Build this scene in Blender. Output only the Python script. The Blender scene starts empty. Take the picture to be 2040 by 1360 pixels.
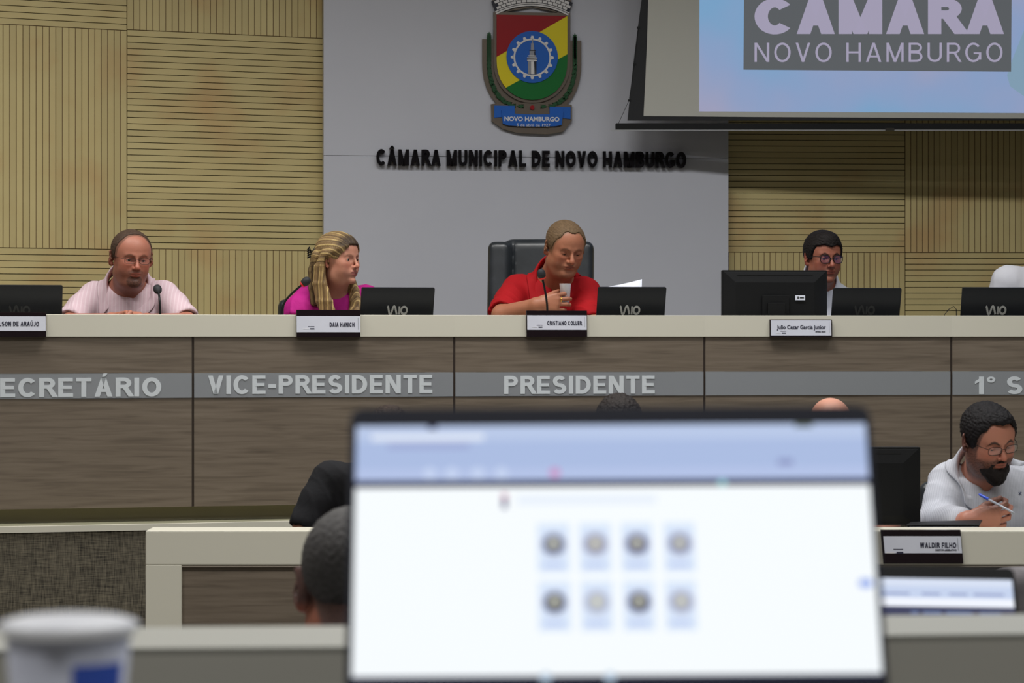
import bpy, bmesh, math, random
import numpy as np
from mathutils import Vector, Matrix

# ------------------------------------------------------------------ camera, light, exposure
SC = bpy.context.scene
COL = SC.collection
FPX = 5031.0          # focal length in pixels of the 2040 px wide frame (55 mm on a 22.3 mm sensor)
ZC = 1.36             # camera height
HOR = 670.0           # horizon row

def W(px, py, Y):
    """point of the room seen at pixel px,py at distance Y from the lens"""
    return np.array([(px - 1020.0) / FPX * Y, Y, ZC - (py - HOR) / FPX * Y])

cam = bpy.data.cameras.new('camera')
camo = bpy.data.objects.new('camera', cam)
COL.objects.link(camo)
cam.sensor_width = 22.3
cam.lens = 55.0
cam.clip_start = 0.05
cam.clip_end = 100
cam.shift_y = -(680.0 - HOR) / 2040.0
camo.location = (0, 0, ZC)
camo.rotation_euler = (math.pi / 2, 0, 0)
cam.dof.use_dof = True
cam.dof.focus_distance = 10.2
cam.dof.aperture_fstop = 5.3
SC.camera = camo

SC.view_settings.view_transform = 'Standard'
SC.view_settings.look = 'None'
SC.view_settings.gamma = 1.0
SC.view_settings.exposure = 0.0
SC.view_settings.use_curve_mapping = False
try:
    SC.cycles.use_denoising = True
    SC.cycles.max_bounces = 6
    SC.cycles.diffuse_bounces = 3
    SC.cycles.caustics_reflective = False
    SC.cycles.caustics_refractive = False
except Exception:
    pass

world = bpy.data.worlds.new('world')
SC.world = world
world.use_nodes = True
world.node_tree.nodes['Background'].inputs[0].default_value = (.8, .85, 1, 1)
world.node_tree.nodes['Background'].inputs[1].default_value = 0.05

def area(name, loc, target, sx, sy, power, color):
    l = bpy.data.lights.new(name, 'AREA')
    l.shape = 'RECTANGLE'; l.size = sx; l.size_y = sy
    l.energy = power; l.color = color
    o = bpy.data.objects.new(name, l)
    o.location = loc
    d = Vector(target) - Vector(loc)
    o.rotation_euler = d.to_track_quat('-Z', 'Y').to_euler()
    COL.objects.link(o)
    return o

COOL = (0.93, 0.96, 1.0)
WARM = (1.0, 0.92, 0.80)
# rows of fluorescent ceiling lamps, out of view; nearest row added to brighten the foreground
LAMPS = ((8.8, (70, 80, 42)), (4.8, (62, 62, 60)), (0.6, (26, 26, 25)))
for Yl, pw in LAMPS:
    for xl, e in zip((-2.5, 0.0, 2.5), pw):
        o = area('ceiling_lamp', (xl, Yl, 4.55), (xl, Yl + .001, 0), 1.7, .35, e, (1.0, .985, .955) if xl < 2 else (.96, .98, 1.0))
        o.data.spread = math.radians(150)

# ------------------------------------------------------------------ helpers
def S2L(c):
    c = c / 255.0
    return c / 12.92 if c <= 0.04045 else ((c + 0.055) / 1.055) ** 2.4
def rgb(r, g, b):
    return (S2L(r), S2L(g), S2L(b), 1.0)

def tag(o, label=None, cat=None, group=None, kind=None):
    if label: o['label'] = label
    if cat: o['category'] = cat
    if group: o['group'] = group
    if kind: o['kind'] = kind
    return o

def empty(name, loc, rz=0.0):
    o = bpy.data.objects.new(name, None)
    COL.objects.link(o)
    o.location = tuple(float(v) for v in loc)
    o.rotation_euler = (0, 0, rz)
    o.empty_display_size = .05
    return o

def link(name, me, parent=None, mat=None):
    o = bpy.data.objects.new(name, me)
    COL.objects.link(o)
    if parent is not None: o.parent = parent
    if mat is not None and len(me.materials) == 0: me.materials.append(mat)
    return o

def attach(o, parent):
    """parent an object whose mesh is in world space"""
    o.parent = parent
    o.matrix_parent_inverse = pmat(parent).inverted()
    return o

def pmat(o):
    m = Matrix.LocRotScale(o.location, o.rotation_euler, o.scale)
    if o.parent is not None:
        m = pmat(o.parent) @ o.matrix_parent_inverse @ m
    return m

class MB:
    """collects simple shapes in one mesh"""
    def __init__(s): s.v = []; s.f = []; s.sm = []
    def add(s, vs, fs, smooth=False):
        b = len(s.v)
        s.v.extend([tuple(float(q) for q in p) for p in vs])
        s.f.extend([tuple(b + i for i in f) for f in fs])
        s.sm.extend([smooth] * len(fs))
    def box(s, lo, hi):
        x0, y0, z0 = lo; x1, y1, z1 = hi
        s.add([(x0,y0,z0),(x1,y0,z0),(x1,y1,z0),(x0,y1,z0),(x0,y0,z1),(x1,y0,z1),(x1,y1,z1),(x0,y1,z1)],
              [(0,3,2,1),(4,5,6,7),(0,1,5,4),(1,2,6,5),(2,3,7,6),(3,0,4,7)])
    def prism(s, pts, y0, y1):
        """polygon in XZ (counter-clockwise seen from the front, -Y) extruded from y0 to y1"""
        n = len(pts)
        vs = [(p[0], y0, p[1]) for p in pts] + [(p[0], y1, p[1]) for p in pts]
        fs = [tuple(range(n)), tuple(range(2 * n - 1, n - 1, -1))]
        for i in range(n):
            j = (i + 1) % n
            fs.append((i, i + n, j + n, j))
        s.add(vs, fs)
    def hull8(s, p):
        """box from 8 points: bottom 4 then top 4"""
        s.add(p, [(0,3,2,1),(4,5,6,7),(0,1,5,4),(1,2,6,5),(2,3,7,6),(3,0,4,7)])
    def tube(s, pts, r, seg=8, cap=True):
        pts = [Vector(tuple(float(v) for v in p)) for p in pts]
        rs = r if isinstance(r, (list, tuple)) else [r] * len(pts)
        rings = []
        up = Vector((0, 0, 1))
        prev = None
        for i, p in enumerate(pts):
            a = pts[max(i - 1, 0)]; b = pts[min(i + 1, len(pts) - 1)]
            t = (b - a).normalized()
            if prev is None:
                u = t.cross(up)
                if u.length < .05: u = t.cross(Vector((1, 0, 0)))
            else:
                u = prev - t * prev.dot(t)
            u.normalize(); prev = u.copy()
            w = t.cross(u)
            rings.append([p + (u * math.cos(2*math.pi*k/seg) + w * math.sin(2*math.pi*k/seg)) * rs[i] for k in range(seg)])
        vs = [q for ring in rings for q in ring]
        fs = []
        for i in range(len(pts) - 1):
            for k in range(seg):
                k2 = (k + 1) % seg
                fs.append((i*seg+k, i*seg+k2, (i+1)*seg+k2, (i+1)*seg+k))
        if cap:
            fs.append(tuple(range(seg - 1, -1, -1)))
            fs.append(tuple((len(pts)-1)*seg + k for k in range(seg)))
        s.add(vs, fs, True)
    def lathe(s, prof, c=(0, 0, 0), seg=32, axis=None):
        """profile (r, h) turned about the z axis at c"""
        vs = []; fs = []
        n = len(prof)
        for k in range(seg):
            a = 2 * math.pi * k / seg
            for r, h in prof:
                vs.append((c[0] + r * math.cos(a), c[1] + r * math.sin(a), c[2] + h))
        for k in range(seg):
            k2 = (k + 1) % seg
            for i in range(n - 1):
                fs.append((k*n+i, k2*n+i, k2*n+i+1, k*n+i+1))
        s.add(vs, fs, True)
    def rbox(s, lo, hi, r, seg=4, axis='y'):
        """box with rounded corners seen along the given axis"""
        if axis == 'y': a, b, c = 0, 2, 1
        elif axis == 'z': a, b, c = 0, 1, 2
        else: a, b, c = 1, 2, 0
        pts = []
        for (cx, cz, st) in ((hi[a]-r, hi[b]-r, 0), (lo[a]+r, hi[b]-r, 90), (lo[a]+r, lo[b]+r, 180), (hi[a]-r, lo[b]+r, 270)):
            for k in range(seg + 1):
                t = math.radians(st + 90.0 * k / seg)
                pts.append((cx + r * math.cos(t), cz + r * math.sin(t)))
        n = len(pts)
        def mk(p, q):
            v = [0, 0, 0]; v[a] = p[0]; v[b] = p[1]; v[c] = q; return tuple(v)
        vs = [mk(p, lo[c]) for p in pts] + [mk(p, hi[c]) for p in pts]
        fs = [tuple(range(n)), tuple(range(2*n-1, n-1, -1))]
        for i in range(n):
            j = (i + 1) % n
            fs.append((i, i+n, j+n, j))
        s.add(vs, fs)
    def mesh(s, name, mat=None, fix=True):
        me = bpy.data.meshes.new(name)
        me.from_pydata(s.v, [], s.f)
        me.polygons.foreach_set('use_smooth', s.sm)
        if fix:
            bm = bmesh.new(); bm.from_mesh(me)
            bmesh.ops.recalc_face_normals(bm, faces=bm.faces)
            bm.to_mesh(me); bm.free()
        if mat is not None: me.materials.append(mat)
        me.update()
        return me
    def build(s, name, mat=None, parent=None, bevel=0.0, bseg=2):
        o = link(name, s.mesh(name, mat), parent)
        if bevel > 0:
            m = o.modifiers.new('bevel', 'BEVEL')
            m.width = bevel; m.segments = bseg; m.limit_method = 'ANGLE'
            m.angle_limit = math.radians(40)
        return o

# ------------------------------------------------------------------ materials
def mat(name, color, rough=.6, metal=0.0, spec=None, emit=None, estr=0.0):
    m = bpy.data.materials.new(name)
    m.use_nodes = True
    b = m.node_tree.nodes['Principled BSDF']
    b.inputs['Base Color'].default_value = color
    b.inputs['Roughness'].default_value = rough
    b.inputs['Metallic'].default_value = metal
    if spec is not None: b.inputs['Specular IOR Level'].default_value = spec
    if emit is not None:
        b.inputs['Emission Color'].default_value = emit
        b.inputs['Emission Strength'].default_value = estr
    return m

def nd(m, t, **kw):
    n = m.node_tree.nodes.new(t)
    for k, v in kw.items(): setattr(n, k, v)
    return n
def lk(m, a, b): m.node_tree.links.new(a, b)

def noise_color(m, stops, scale=(1, 1, 1), nscale=5.0, detail=4.0, coord='Object', rough=None, distortion=0.0, bump=0.0, bdist=.002):
    """base colour from a stretched noise through a colour ramp"""
    b = m.node_tree.nodes['Principled BSDF']
    if coord == 'World':
        g = nd(m, 'ShaderNodeNewGeometry'); src = g.outputs['Position']
    else:
        g = nd(m, 'ShaderNodeTexCoord'); src = g.outputs[coord]
    mp = nd(m, 'ShaderNodeMapping'); mp.inputs['Scale'].default_value = scale
    lk(m, src, mp.inputs['Vector'])
    n = nd(m, 'ShaderNodeTexNoise')
    n.inputs['Scale'].default_value = nscale
    n.inputs['Detail'].default_value = detail
    n.inputs['Distortion'].default_value = distortion
    lk(m, mp.outputs['Vector'], n.inputs['Vector'])
    r = nd(m, 'ShaderNodeValToRGB')
    el = r.color_ramp.elements
    while len(el) < len(stops): el.new(.5)
    for e, (p, c) in zip(el, stops): e.position = p; e.color = c
    lk(m, n.outputs['Fac'], r.inputs['Fac'])
    lk(m, r.outputs['Color'], b.inputs['Base Color'])
    if bump:
        bp = nd(m, 'ShaderNodeBump'); bp.inputs['Strength'].default_value = bump; bp.inputs['Distance'].default_value = bdist
        lk(m, n.outputs['Fac'], bp.inputs['Height'])
        lk(m, bp.outputs['Normal'], b.inputs['Normal'])
    return m

M = {}
def g(v): return rgb(v, v, v)
M['white_wall'] = noise_color(mat('white_wall', g(200), .75), [(.3, rgb(194, 196, 206)), (.7, rgb(200, 202, 212))], nscale=1.2, coord='World')
# pale grooved timber: continuous veneer with warm patches and knots
def timber(name, stretch):
    m = mat(name, rgb(205, 186, 132), .5)
    b = m.node_tree.nodes['Principled BSDF']
    g_ = nd(m, 'ShaderNodeNewGeometry')
    mp = nd(m, 'ShaderNodeMapping'); mp.inputs['Scale'].default_value = stretch
    lk(m, g_.outputs['Position'], mp.inputs['Vector'])
    n = nd(m, 'ShaderNodeTexNoise'); n.inputs['Scale'].default_value = 3.0; n.inputs['Detail'].default_value = 3.0
    lk(m, mp.outputs['Vector'], n.inputs['Vector'])
    r = nd(m, 'ShaderNodeValToRGB'); el = r.color_ramp.elements
    el[0].position = .3; el[0].color = rgb(208, 192, 138)
    el[1].position = .75; el[1].color = rgb(196, 164, 112)
    e = el.new(.55); e.color = rgb(202, 184, 130)
    lk(m, n.outputs['Fac'], r.inputs['Fac'])
    oi = nd(m, 'ShaderNodeObjectInfo')
    mx = nd(m, 'ShaderNodeMix', data_type='RGBA', blend_type='MULTIPLY')
    mr = nd(m, 'ShaderNodeMapRange'); mr.inputs[3].default_value = .93; mr.inputs[4].default_value = 1.04
    lk(m, oi.outputs['Random'], mr.inputs[0])
    cb = nd(m, 'ShaderNodeCombineColor')
    for i in range(3): lk(m, mr.outputs[0], cb.inputs[i])
    mx.inputs[0].default_value = 1.0
    lk(m, r.outputs['Color'], mx.inputs[6]); lk(m, cb.outputs[0], mx.inputs[7])
    lk(m, mx.outputs[2], b.inputs['Base Color'])
    return m
M['timber'] = timber('pale_timber', (1, 1, 1))
M['groove'] = mat('dark_groove', rgb(52, 40, 28), .9)
M['groove_brown'] = mat('brown_perforated_groove', rgb(112, 88, 58), .9)
M['cream'] = mat('cream_laminate', rgb(218, 214, 198), .35)
M['laminate'] = noise_color(mat('grey_oak_laminate', g(120), .45), [(.25, rgb(96, 85, 73)), (.5, rgb(116, 104, 90)), (.75, rgb(127, 115, 101))], scale=(1.2, 1.2, 22), nscale=3.2, detail=7, coord='World', distortion=.6)
M['laminate_edge'] = mat('grey_oak_reveal', rgb(168, 158, 144), .5)
M['seam'] = mat('dark_seam', rgb(72, 62, 55), .4, .3)
def brushed():
    m = mat('brushed_steel', rgb(166, 170, 175), .38, .45)
    b = m.node_tree.nodes['Principled BSDF']
    gm = nd(m, 'ShaderNodeNewGeometry'); mp = nd(m, 'ShaderNodeMapping'); mp.inputs['Scale'].default_value = (6, 6, 600)
    lk(m, gm.outputs['Position'], mp.inputs['Vector'])
    n = nd(m, 'ShaderNodeTexNoise'); n.inputs['Scale'].default_value = 2
    lk(m, mp.outputs['Vector'], n.inputs['Vector'])
    bp = nd(m, 'ShaderNodeBump'); bp.inputs['Strength'].default_value = .15; bp.inputs['Distance'].default_value = .001
    lk(m, n.outputs['Fac'], bp.inputs['Height']); lk(m, bp.outputs['Normal'], b.inputs['Normal'])
    return m
M['steel'] = brushed()
M['frost'] = mat('frosted_lettering', rgb(212, 218, 222), .6)
M['tweed'] = mat('tweed_carpet', rgb(78, 72, 62), .95)
def tweed():
    m = M['tweed']; b = m.node_tree.nodes['Principled BSDF']
    gm = nd(m, 'ShaderNodeNewGeometry')
    outs = []
    for sc in ((90, 90, 9), (9, 9, 160)):
        mp = nd(m, 'ShaderNodeMapping'); mp.inputs['Scale'].default_value = sc
        lk(m, gm.outputs['Position'], mp.inputs['Vector'])
        n = nd(m, 'ShaderNodeTexNoise'); n.inputs['Scale'].default_value = 2.2; n.inputs['Detail'].default_value = 3
        lk(m, mp.outputs['Vector'], n.inputs['Vector']); outs.append(n.outputs['Fac'])
    ad = nd(m, 'ShaderNodeMath', operation='ADD'); lk(m, outs[0], ad.inputs[0]); lk(m, outs[1], ad.inputs[1])
    r = nd(m, 'ShaderNodeValToRGB'); el = r.color_ramp.elements
    el[0].position = .35; el[0].color = rgb(44, 40, 34)
    el[1].position = .68; el[1].color = rgb(128, 120, 102)
    dv = nd(m, 'ShaderNodeMath', operation='MULTIPLY'); dv.inputs[1].default_value = .5
    lk(m, ad.outputs[0], dv.inputs[0]); lk(m, dv.outputs[0], r.inputs['Fac'])
    lk(m, r.outputs['Color'], b.inputs['Base Color'])
tweed()
M['platform_floor'] = mat('olive_vinyl_floor', rgb(132, 130, 108), .45)
M['black'] = mat('black_plastic', rgb(12, 13, 15), .5, spec=.3)
M['lid'] = mat('graphite_lid', rgb(18, 22, 30), .42, .1, spec=.35)
M['bezel'] = mat('navy_black_bezel', rgb(28, 32, 48), .4)
M['silver'] = mat('silver_print', rgb(200, 202, 206), .3, .6)
M['dark_print'] = mat('dark_print', rgb(34, 34, 56), .7)
M['plate'] = mat('dark_acrylic', rgb(30, 22, 26), .15)
M['plate_insert'] = noise_color(mat('silver_insert', rgb(216, 218, 228), .35, .0), [(.3, rgb(208, 210, 222)), (.7, rgb(232, 234, 244))], nscale=4.0)
M['floor'] = noise_color(mat('grey_carpet_floor', g(90), .95), [(.3, rgb(80, 78, 74)), (.7, rgb(100, 98, 92))], nscale=60, coord='World')
M['ceiling'] = mat('ceiling_white', rgb(205, 205, 205), .9)
M['sidewall'] = mat('side_wall', rgb(165, 160, 150), .8)
M['leather'] = noise_color(mat('black_leather', g(40), .36), [(.3, rgb(34, 38, 42)), (.7, rgb(46, 50, 55))], nscale=12, bump=.25, bdist=.004)
M['chair_plastic'] = mat('chair_plastic', rgb(40, 42, 46), .5)
M['paper'] = mat('white_paper', rgb(222, 226, 240), .8)
M['red_led'] = mat('red_ring', rgb(150, 20, 15), .4, emit=rgb(200, 30, 20), estr=.35)
M['gold'] = mat('gold', rgb(230, 180, 80), .2, 1.0)
M['chrome'] = mat('chrome', rgb(200, 200, 200), .15, 1.0)

# ------------------------------------------------------------------ stroke lettering
def ribbon(pts, w, closed=False):
    """quads of a stroke of width w along pts, mitred"""
    n = len(pts); L = []; R = []
    for i in range(n):
        p = np.array(pts[i], float)
        a = np.array(pts[(i-1) % n] if (closed or i > 0) else pts[i], float)
        b = np.array(pts[(i+1) % n] if (closed or i < n-1) else pts[i], float)
        d1 = p - a; d2 = b - p
        l1 = np.linalg.norm(d1); l2 = np.linalg.norm(d2)
        if l1 < 1e-9: d1 = d2; l1 = l2
        if l2 < 1e-9: d2 = d1; l2 = l1
        d1 = d1 / l1; d2 = d2 / l2
        n1 = np.array([-d1[1], d1[0]]); n2 = np.array([-d2[1], d2[0]])
        m = n1 + n2; m /= max(np.linalg.norm(m), 1e-6)
        k = (w / 2) / max(m.dot(n1), .35)
        L.append(p + m * k); R.append(p - m * k)
    q = []
    for i in range(n if closed else n - 1):
        j = (i + 1) % n
        q.append([R[i], R[j], L[j], L[i]])
    return q
def diag(x0, y0, x1, y1, w):
    l = math.hypot(x1 - x0, y1 - y0); h = w * l / abs(y1 - y0) / 2
    q = [(x0 - h, y0), (x0 + h, y0), (x1 + h, y1), (x1 - h, y1)]
    return [q if y1 > y0 else q[::-1]]
def rect(x0, y0, x1, y1): return [[(x0, y0), (x1, y0), (x1, y1), (x0, y1)]]
def arc(cx, cy, rx, ry, a0, a1, n=18):
    return [(cx + rx * math.cos(math.radians(a0 + (a1-a0)*i/n)), cy + ry * math.sin(math.radians(a0 + (a1-a0)*i/n))) for i in range(n + 1)]
def glyph(ch, w):
    h = w / 2
    acc = None
    if ch in 'ÂÁÃÚÔ': acc = ch; ch = {'Â': 'A', 'Á': 'A', 'Ã': 'A', 'Ú': 'U', 'Ô': 'O'}[ch]
    q = []; adv = .7
    if ch == 'A':
        adv = .74; hh = h * 1.12
        q = diag(hh, 0, .37, 1, w) + diag(.74-hh, 0, .37, 1, w) + rect(.18, .24, .56, .24 + w*.85)
    elif ch == 'V':
        adv = .70; hh = h * 1.12
        q = diag(hh, 1, .35, 0, w) + diag(.70-hh, 1, .35, 0, w)
    elif ch == 'M':
        adv = .82
        q = rect(0, 0, w, 1) + rect(.82-w, 0, .82, 1) + diag(h*1.1, 1, .41, 0, w) + diag(.82-h*1.1, 1, .41, 0, w)
    elif ch == 'W':
        adv = 1.0
        q = diag(h, 1, .27, 0, w) + diag(.5, 1, .27, 0, w) + diag(.5, 1, .73, 0, w) + diag(1-h, 1, .73, 0, w)
    elif ch == 'N':
        adv = .70
        q = rect(0, 0, w, 1) + rect(.70-w, 0, .70, 1) + diag(h*1.1, 1, .70-h*1.1, 0, w)
    elif ch == 'I': adv = w; q = rect(0, 0, w, 1)
    elif ch == 'E':
        adv = .60; q = rect(0, 0, w, 1) + rect(w*.5, 0, .60, w*.9) + rect(w*.5, 1-w*.9, .59, 1) + rect(w*.5, .5-w*.42, .55, .5+w*.42)
    elif ch == 'F':
        adv = .57; q = rect(0, 0, w, 1) + rect(w*.5, 1-w*.9, .57, 1) + rect(w*.5, .5-w*.45, .52, .5+w*.4)
    elif ch == 'L': adv = .55; q = rect(0, 0, w, 1) + rect(w*.5, 0, .55, w*.9)
    elif ch == 'T': adv = .62; q = rect(.31-h, 0, .31+h, 1) + rect(0, 1-w*.9, .62, 1)
    elif ch == 'H': adv = .69; q = rect(0, 0, w, 1) + rect(.69-w, 0, .69, 1) + rect(w*.5, .5-w*.45, .69-w*.5, .5+w*.45)
    elif ch == 'U':
        adv = .68; q = ribbon([(h, 1)] + arc(.34, .34, .34-h, .34-h, 180, 360) + [(.68-h, 1)], w)
    elif ch == 'O':
        adv = .78; q = ribbon(arc(.39, .5, .39-h, .51-h, 0, 360, 32)[:-1], w, True)
    elif ch == 'C':
        adv = .72; q = ribbon(arc(.38, .5, .38-h, .51-h, 42, 318, 26), w)
    elif ch == 'G':
        adv = .76; q = ribbon(arc(.39, .5, .39-h, .51-h, 42, 330, 26), w) + rect(.40, .5-w*.8, .76, .5) + rect(.76-w, .12, .76, .5)
    elif ch == 'D':
        adv = .70; q = rect(0, 0, w, 1) + ribbon([(w*.5, 1-h)] + arc(.28, .5, .42-h, .5-h, 90, -90, 20) + [(w*.5, h)], w)
    elif ch in 'PRB':
        adv = .64
        q = rect(0, 0, w, 1)
        lowy = .44 if ch != 'B' else .5
        ry = (1 - lowy) / 2
        q += ribbon([(w*.5, 1-h*.9)] + arc(.36, lowy+ry, .27-h+.01, ry-h*.9+.0, 90, -90, 14) + [(w*.5, lowy+h*.9)], w*.95)
        if ch == 'R': q += diag(.64, 0, .36, lowy + h, w*1.02)
        if ch == 'B': q += ribbon([(w*.5, .5)] + arc(.37, .27+h*.1, .29-h, .27-h*.9, 90, -90, 14) + [(w*.5, h*.9)], w*.95); adv = .66
    elif ch == 'S':
        adv = .64; r = .26 - h*.5
        top = arc(.32, 1-.02-r-h*.0-h*.9+.02, .30-h, r, 28, 270, 16)
        ly = (top[-1][1])
        bot = arc(.32, (ly + h) / 2, .32-h, (ly - h) / 2, 90, -152, 16)
        q = ribbon(top + bot[1:], w)
    elif ch == 'Z':
        adv = .6; q = rect(0, 0, .6, w*.9) + rect(0, 1-w*.9, .6, 1) + diag(h*1.6, w*.5, .6-h*1.6, 1-w*.5, w)
    elif ch == 'J': adv = .5; q = ribbon([(.5-h, 1)] + arc(.26, .25, .24-h, .25-h, 0, -165, 12), w)
    elif ch == 'Q': return glyph('O', w)
    elif ch == 'K': adv = .68; q = rect(0, 0, w, 1) + diag(w*.8, .4, .6, 1, w) + diag(.62, 0, .28, .6, w)
    elif ch == 'X': adv = .68; q = diag(h, 0, .68-h, 1, w) + diag(h, 1, .68-h, 0, w)
    elif ch == 'Y': adv = .68; q = diag(.34, .45, h, 1, w) + diag(.34, .45, .68-h, 1, w) + rect(.34-h, 0, .34+h, .5)
    elif ch == '1': adv = .36; q = rect(.36-w, 0, .36, 1) + [[(.0, .72), (.0, .58), (.3, .80), (.3, .98)][::1]]
    elif ch == '°': adv = .34; q = ribbon(arc(.17, .83, .17-h*.55, .17-h*.55, 0, 360, 20)[:-1], w*.55, True)
    elif ch == '-': adv = .34; q = rect(0, .32, .34, .32 + w)
    elif ch == ' ': adv = .22
    if acc in ('Á', 'Ú'):
        cx = adv/2; q = q + [[(cx-.06, 1.06), (cx+.05, 1.06), (cx+.17, 1.24), (cx, 1.24)]]
    elif acc in ('Â', 'Ô'):
        cx = adv/2
        q = q + [[(cx-.20, 1.06), (cx-.09, 1.06), (cx+.05, 1.22), (cx-.05, 1.22)], [(cx+.09, 1.06), (cx+.20, 1.06), (cx+.05, 1.22), (cx-.05, 1.22)]]
    return adv, q
def lay(text, w, gap):
    x = 0; out = []
    for ch in text:
        a, q = glyph(ch, w)
        out.append((ch, x, q)); x += a + gap
    return out, x - gap
def lettering_mb(text, width, height, w=.2, gap=.14, depth=.002, each=False):
    """text in the XZ plane, starting at x=0, baseline z=0, front at y=-depth; each=True gives one builder per letter"""
    out, tot = lay(text, w, gap)
    sx = width / tot
    mbs = []; mb = MB()
    for ch, x, q in out:
        if each: mb = MB()
        stroke = 0; last = None
        for poly in q:      # every stroke of a letter gets its own hair of extra depth, so that crossings never coincide
            key = set((round(float(p[0]), 5), round(float(p[1]), 5)) for p in poly)
            if last is not None and len(key & last) < 2: stroke += 1
            last = key
            pts = [((x + p[0]) * sx, p[1] * height) for p in poly]
            a = sum(pts[i][0]*pts[(i+1) % len(pts)][1] - pts[(i+1) % len(pts)][0]*pts[i][1] for i in range(len(pts)))
            if a < 0: pts = pts[::-1]
            mb.prism(pts, -depth - stroke * min(.00012, depth * .1), 0)
        if each and q: mbs.append((ch, mb))
    return mbs if each else mb
def font_text(name, body, width, height, mat_, parent, loc, off=.0, ext=.0004):
    """small print from the built-in font, as a mesh; XZ plane"""
    c = bpy.data.curves.new(name, 'FONT'); c.body = body; c.offset = off; c.extrude = ext; c.resolution_u = 3
    o = bpy.data.objects.new(name, c); COL.objects.link(o)
    dg = bpy.context.evaluated_depsgraph_get(); dg.update()
    me = bpy.data.meshes.new_from_object(o.evaluated_get(dg))
    COL.objects.unlink(o); bpy.data.objects.remove(o)
    n = len(me.vertices); co = np.empty(n * 3); me.vertices.foreach_get('co', co); co = co.reshape(-1, 3)
    lo = co.min(0); hi = co.max(0)
    out = np.empty_like(co)
    out[:, 0] = (co[:, 0] - lo[0]) / (hi[0] - lo[0]) * width
    out[:, 2] = (co[:, 1] - lo[1]) / (hi[1] - lo[1]) * height
    out[:, 1] = -co[:, 2]
    me.vertices.foreach_set('co', out.ravel()); me.update()
    me.materials.clear(); me.materials.append(mat_)
    r = link(name, me, parent); r.location = loc
    return r
# ================================================================== THE ROOM
def zpx(py, Y): return ZC - (py - HOR) / FPX * Y
PLAT = ZC - .70                       # top of the platform
def struct(mb, name, m, parent=None, bevel=0):
    o = mb.build(name, m, parent, bevel)
    if parent is None: o['kind'] = 'structure'
    return o

RX0, RX1, RY0, RY1, RH = -5.2, 5.2, -3.5, 12.75, 4.8
b = MB(); b.box((RX0-.1, RY0-.1, -.12), (RX1+.1, RY1+.1, 0)); struct(b, 'floor', M['floor'])
b = MB(); b.box((RX0-.1, RY0-.1, RH), (RX1+.1, RY1+.1, RH+.1)); struct(b, 'ceiling', M['ceiling'])
b = MB(); b.box((RX0-.1, RY0, 0), (RX0, RY1, RH)); struct(b, 'wall_left', M['sidewall'])
b = MB(); b.box((RX1, RY0, 0), (RX1+.1, RY1, RH)); struct(b, 'wall_right', M['sidewall'])
b = MB(); b.box((RX0, RY0-.1, 0), (RX1, RY0, RH)); struct(b, 'wall_front', M['sidewall'])
b = MB(); b.box((RX0, RY1, 0), (RX1, RY1+.1, RH)); struct(b, 'wall_back', M['sidewall'])
# raised tier under the last row of desks
b = MB(); b.box((-4.5, RY0, .0), (4.5, 2.05, .36)); struct(b, 'floor_tier', M['floor'])

# white centre wall, standing a little proud of the timber cladding
WX0, WY0 = (645-1020)/FPX*12.17, 12.17
WX1, WY1 = (1451-1020)/FPX*12.42, 12.42
def seg_empty(name, x0, y0, x1, y1):
    return empty(name, (x0, y0, 0), math.atan2(y1-y0, x1-x0)), math.hypot(x1-x0, y1-y0)
cw, cwl = seg_empty('wall_center', WX0, WY0, WX1, WY1)
cw['kind'] = 'structure'
zj = 2.232
b = MB(); b.box((0, 0, PLAT-.3), (cwl, .12, zj-.0012)); b.build('panel', M['white_wall'], cw)
b = MB(); b.box((0, 0, zj+.0012), (cwl, .12, RH)); b.build('panel', M['white_wall'], cw)
b = MB(); b.box((.01, .004, PLAT-.3), (cwl-.01, .11, RH)); b.build('backing', M['groove'], cw)

# grooved timber cladding: every slat is its own piece
unit = MB(); unit.rbox((0, 0, 0), (1, 1, 1), .0001, 1)
_u = MB(); _u.box((0, 0, 0), (1, 1, 1))
slat_me = _u.mesh('slat', M['timber'])
def cladding(wall, x0, z0, x1, z1, direction, pitch, groove=.0036):
    """fills a rectangle of the wall's own plane with slats"""
    n = max(1, int(round(((x1-x0) if direction == 'v' else (z1-z0)) / pitch)))
    p = ((x1-x0) if direction == 'v' else (z1-z0)) / n
    for i in range(n):
        o = link('slat', slat_me, wall)
        if direction == 'v':
            o.location = (x0 + i*p + groove/2, 0, z0 + .002); o.scale = (p - groove, .012, z1 - z0 - .004)
        else:
            o.location = (x0 + .002, 0, z0 + i*p + groove/2); o.scale = (x1 - x0 - .004, .012, p - groove)
def backing(wall, x0, z0, x1, z1, m):
    b = MB(); b.box((x0, .011 if m is M['groove'] else .0025, z0), (x1, .03, z1)); b.build('backing', m, wall)
def clad_wall(name, xa, Ya, xb, Yb):
    X0 = (xa-1020)/FPX*Ya; X1 = (xb-1020)/FPX*Yb
    e, l = seg_empty(name, X0, Ya, X1, Yb); e['kind'] = 'structure'
    return e, l
# outer left facet (runs out of the frame), inner left facet, two right facets
wl1, l1 = clad_wall('wall_back_far_left', -420, 11.28, 253, 11.93)
wl2, l2 = clad_wall('wall_back_left', 253, 11.93, 655, 12.29)
wr1, lr1 = clad_wall('wall_back_right', 1440, 12.52, 1803, 12.58)
wr2, lr2 = clad_wall('wall_back_far_right', 1803, 12.58, 3080, 12.66)
zb = PLAT - .02
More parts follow.
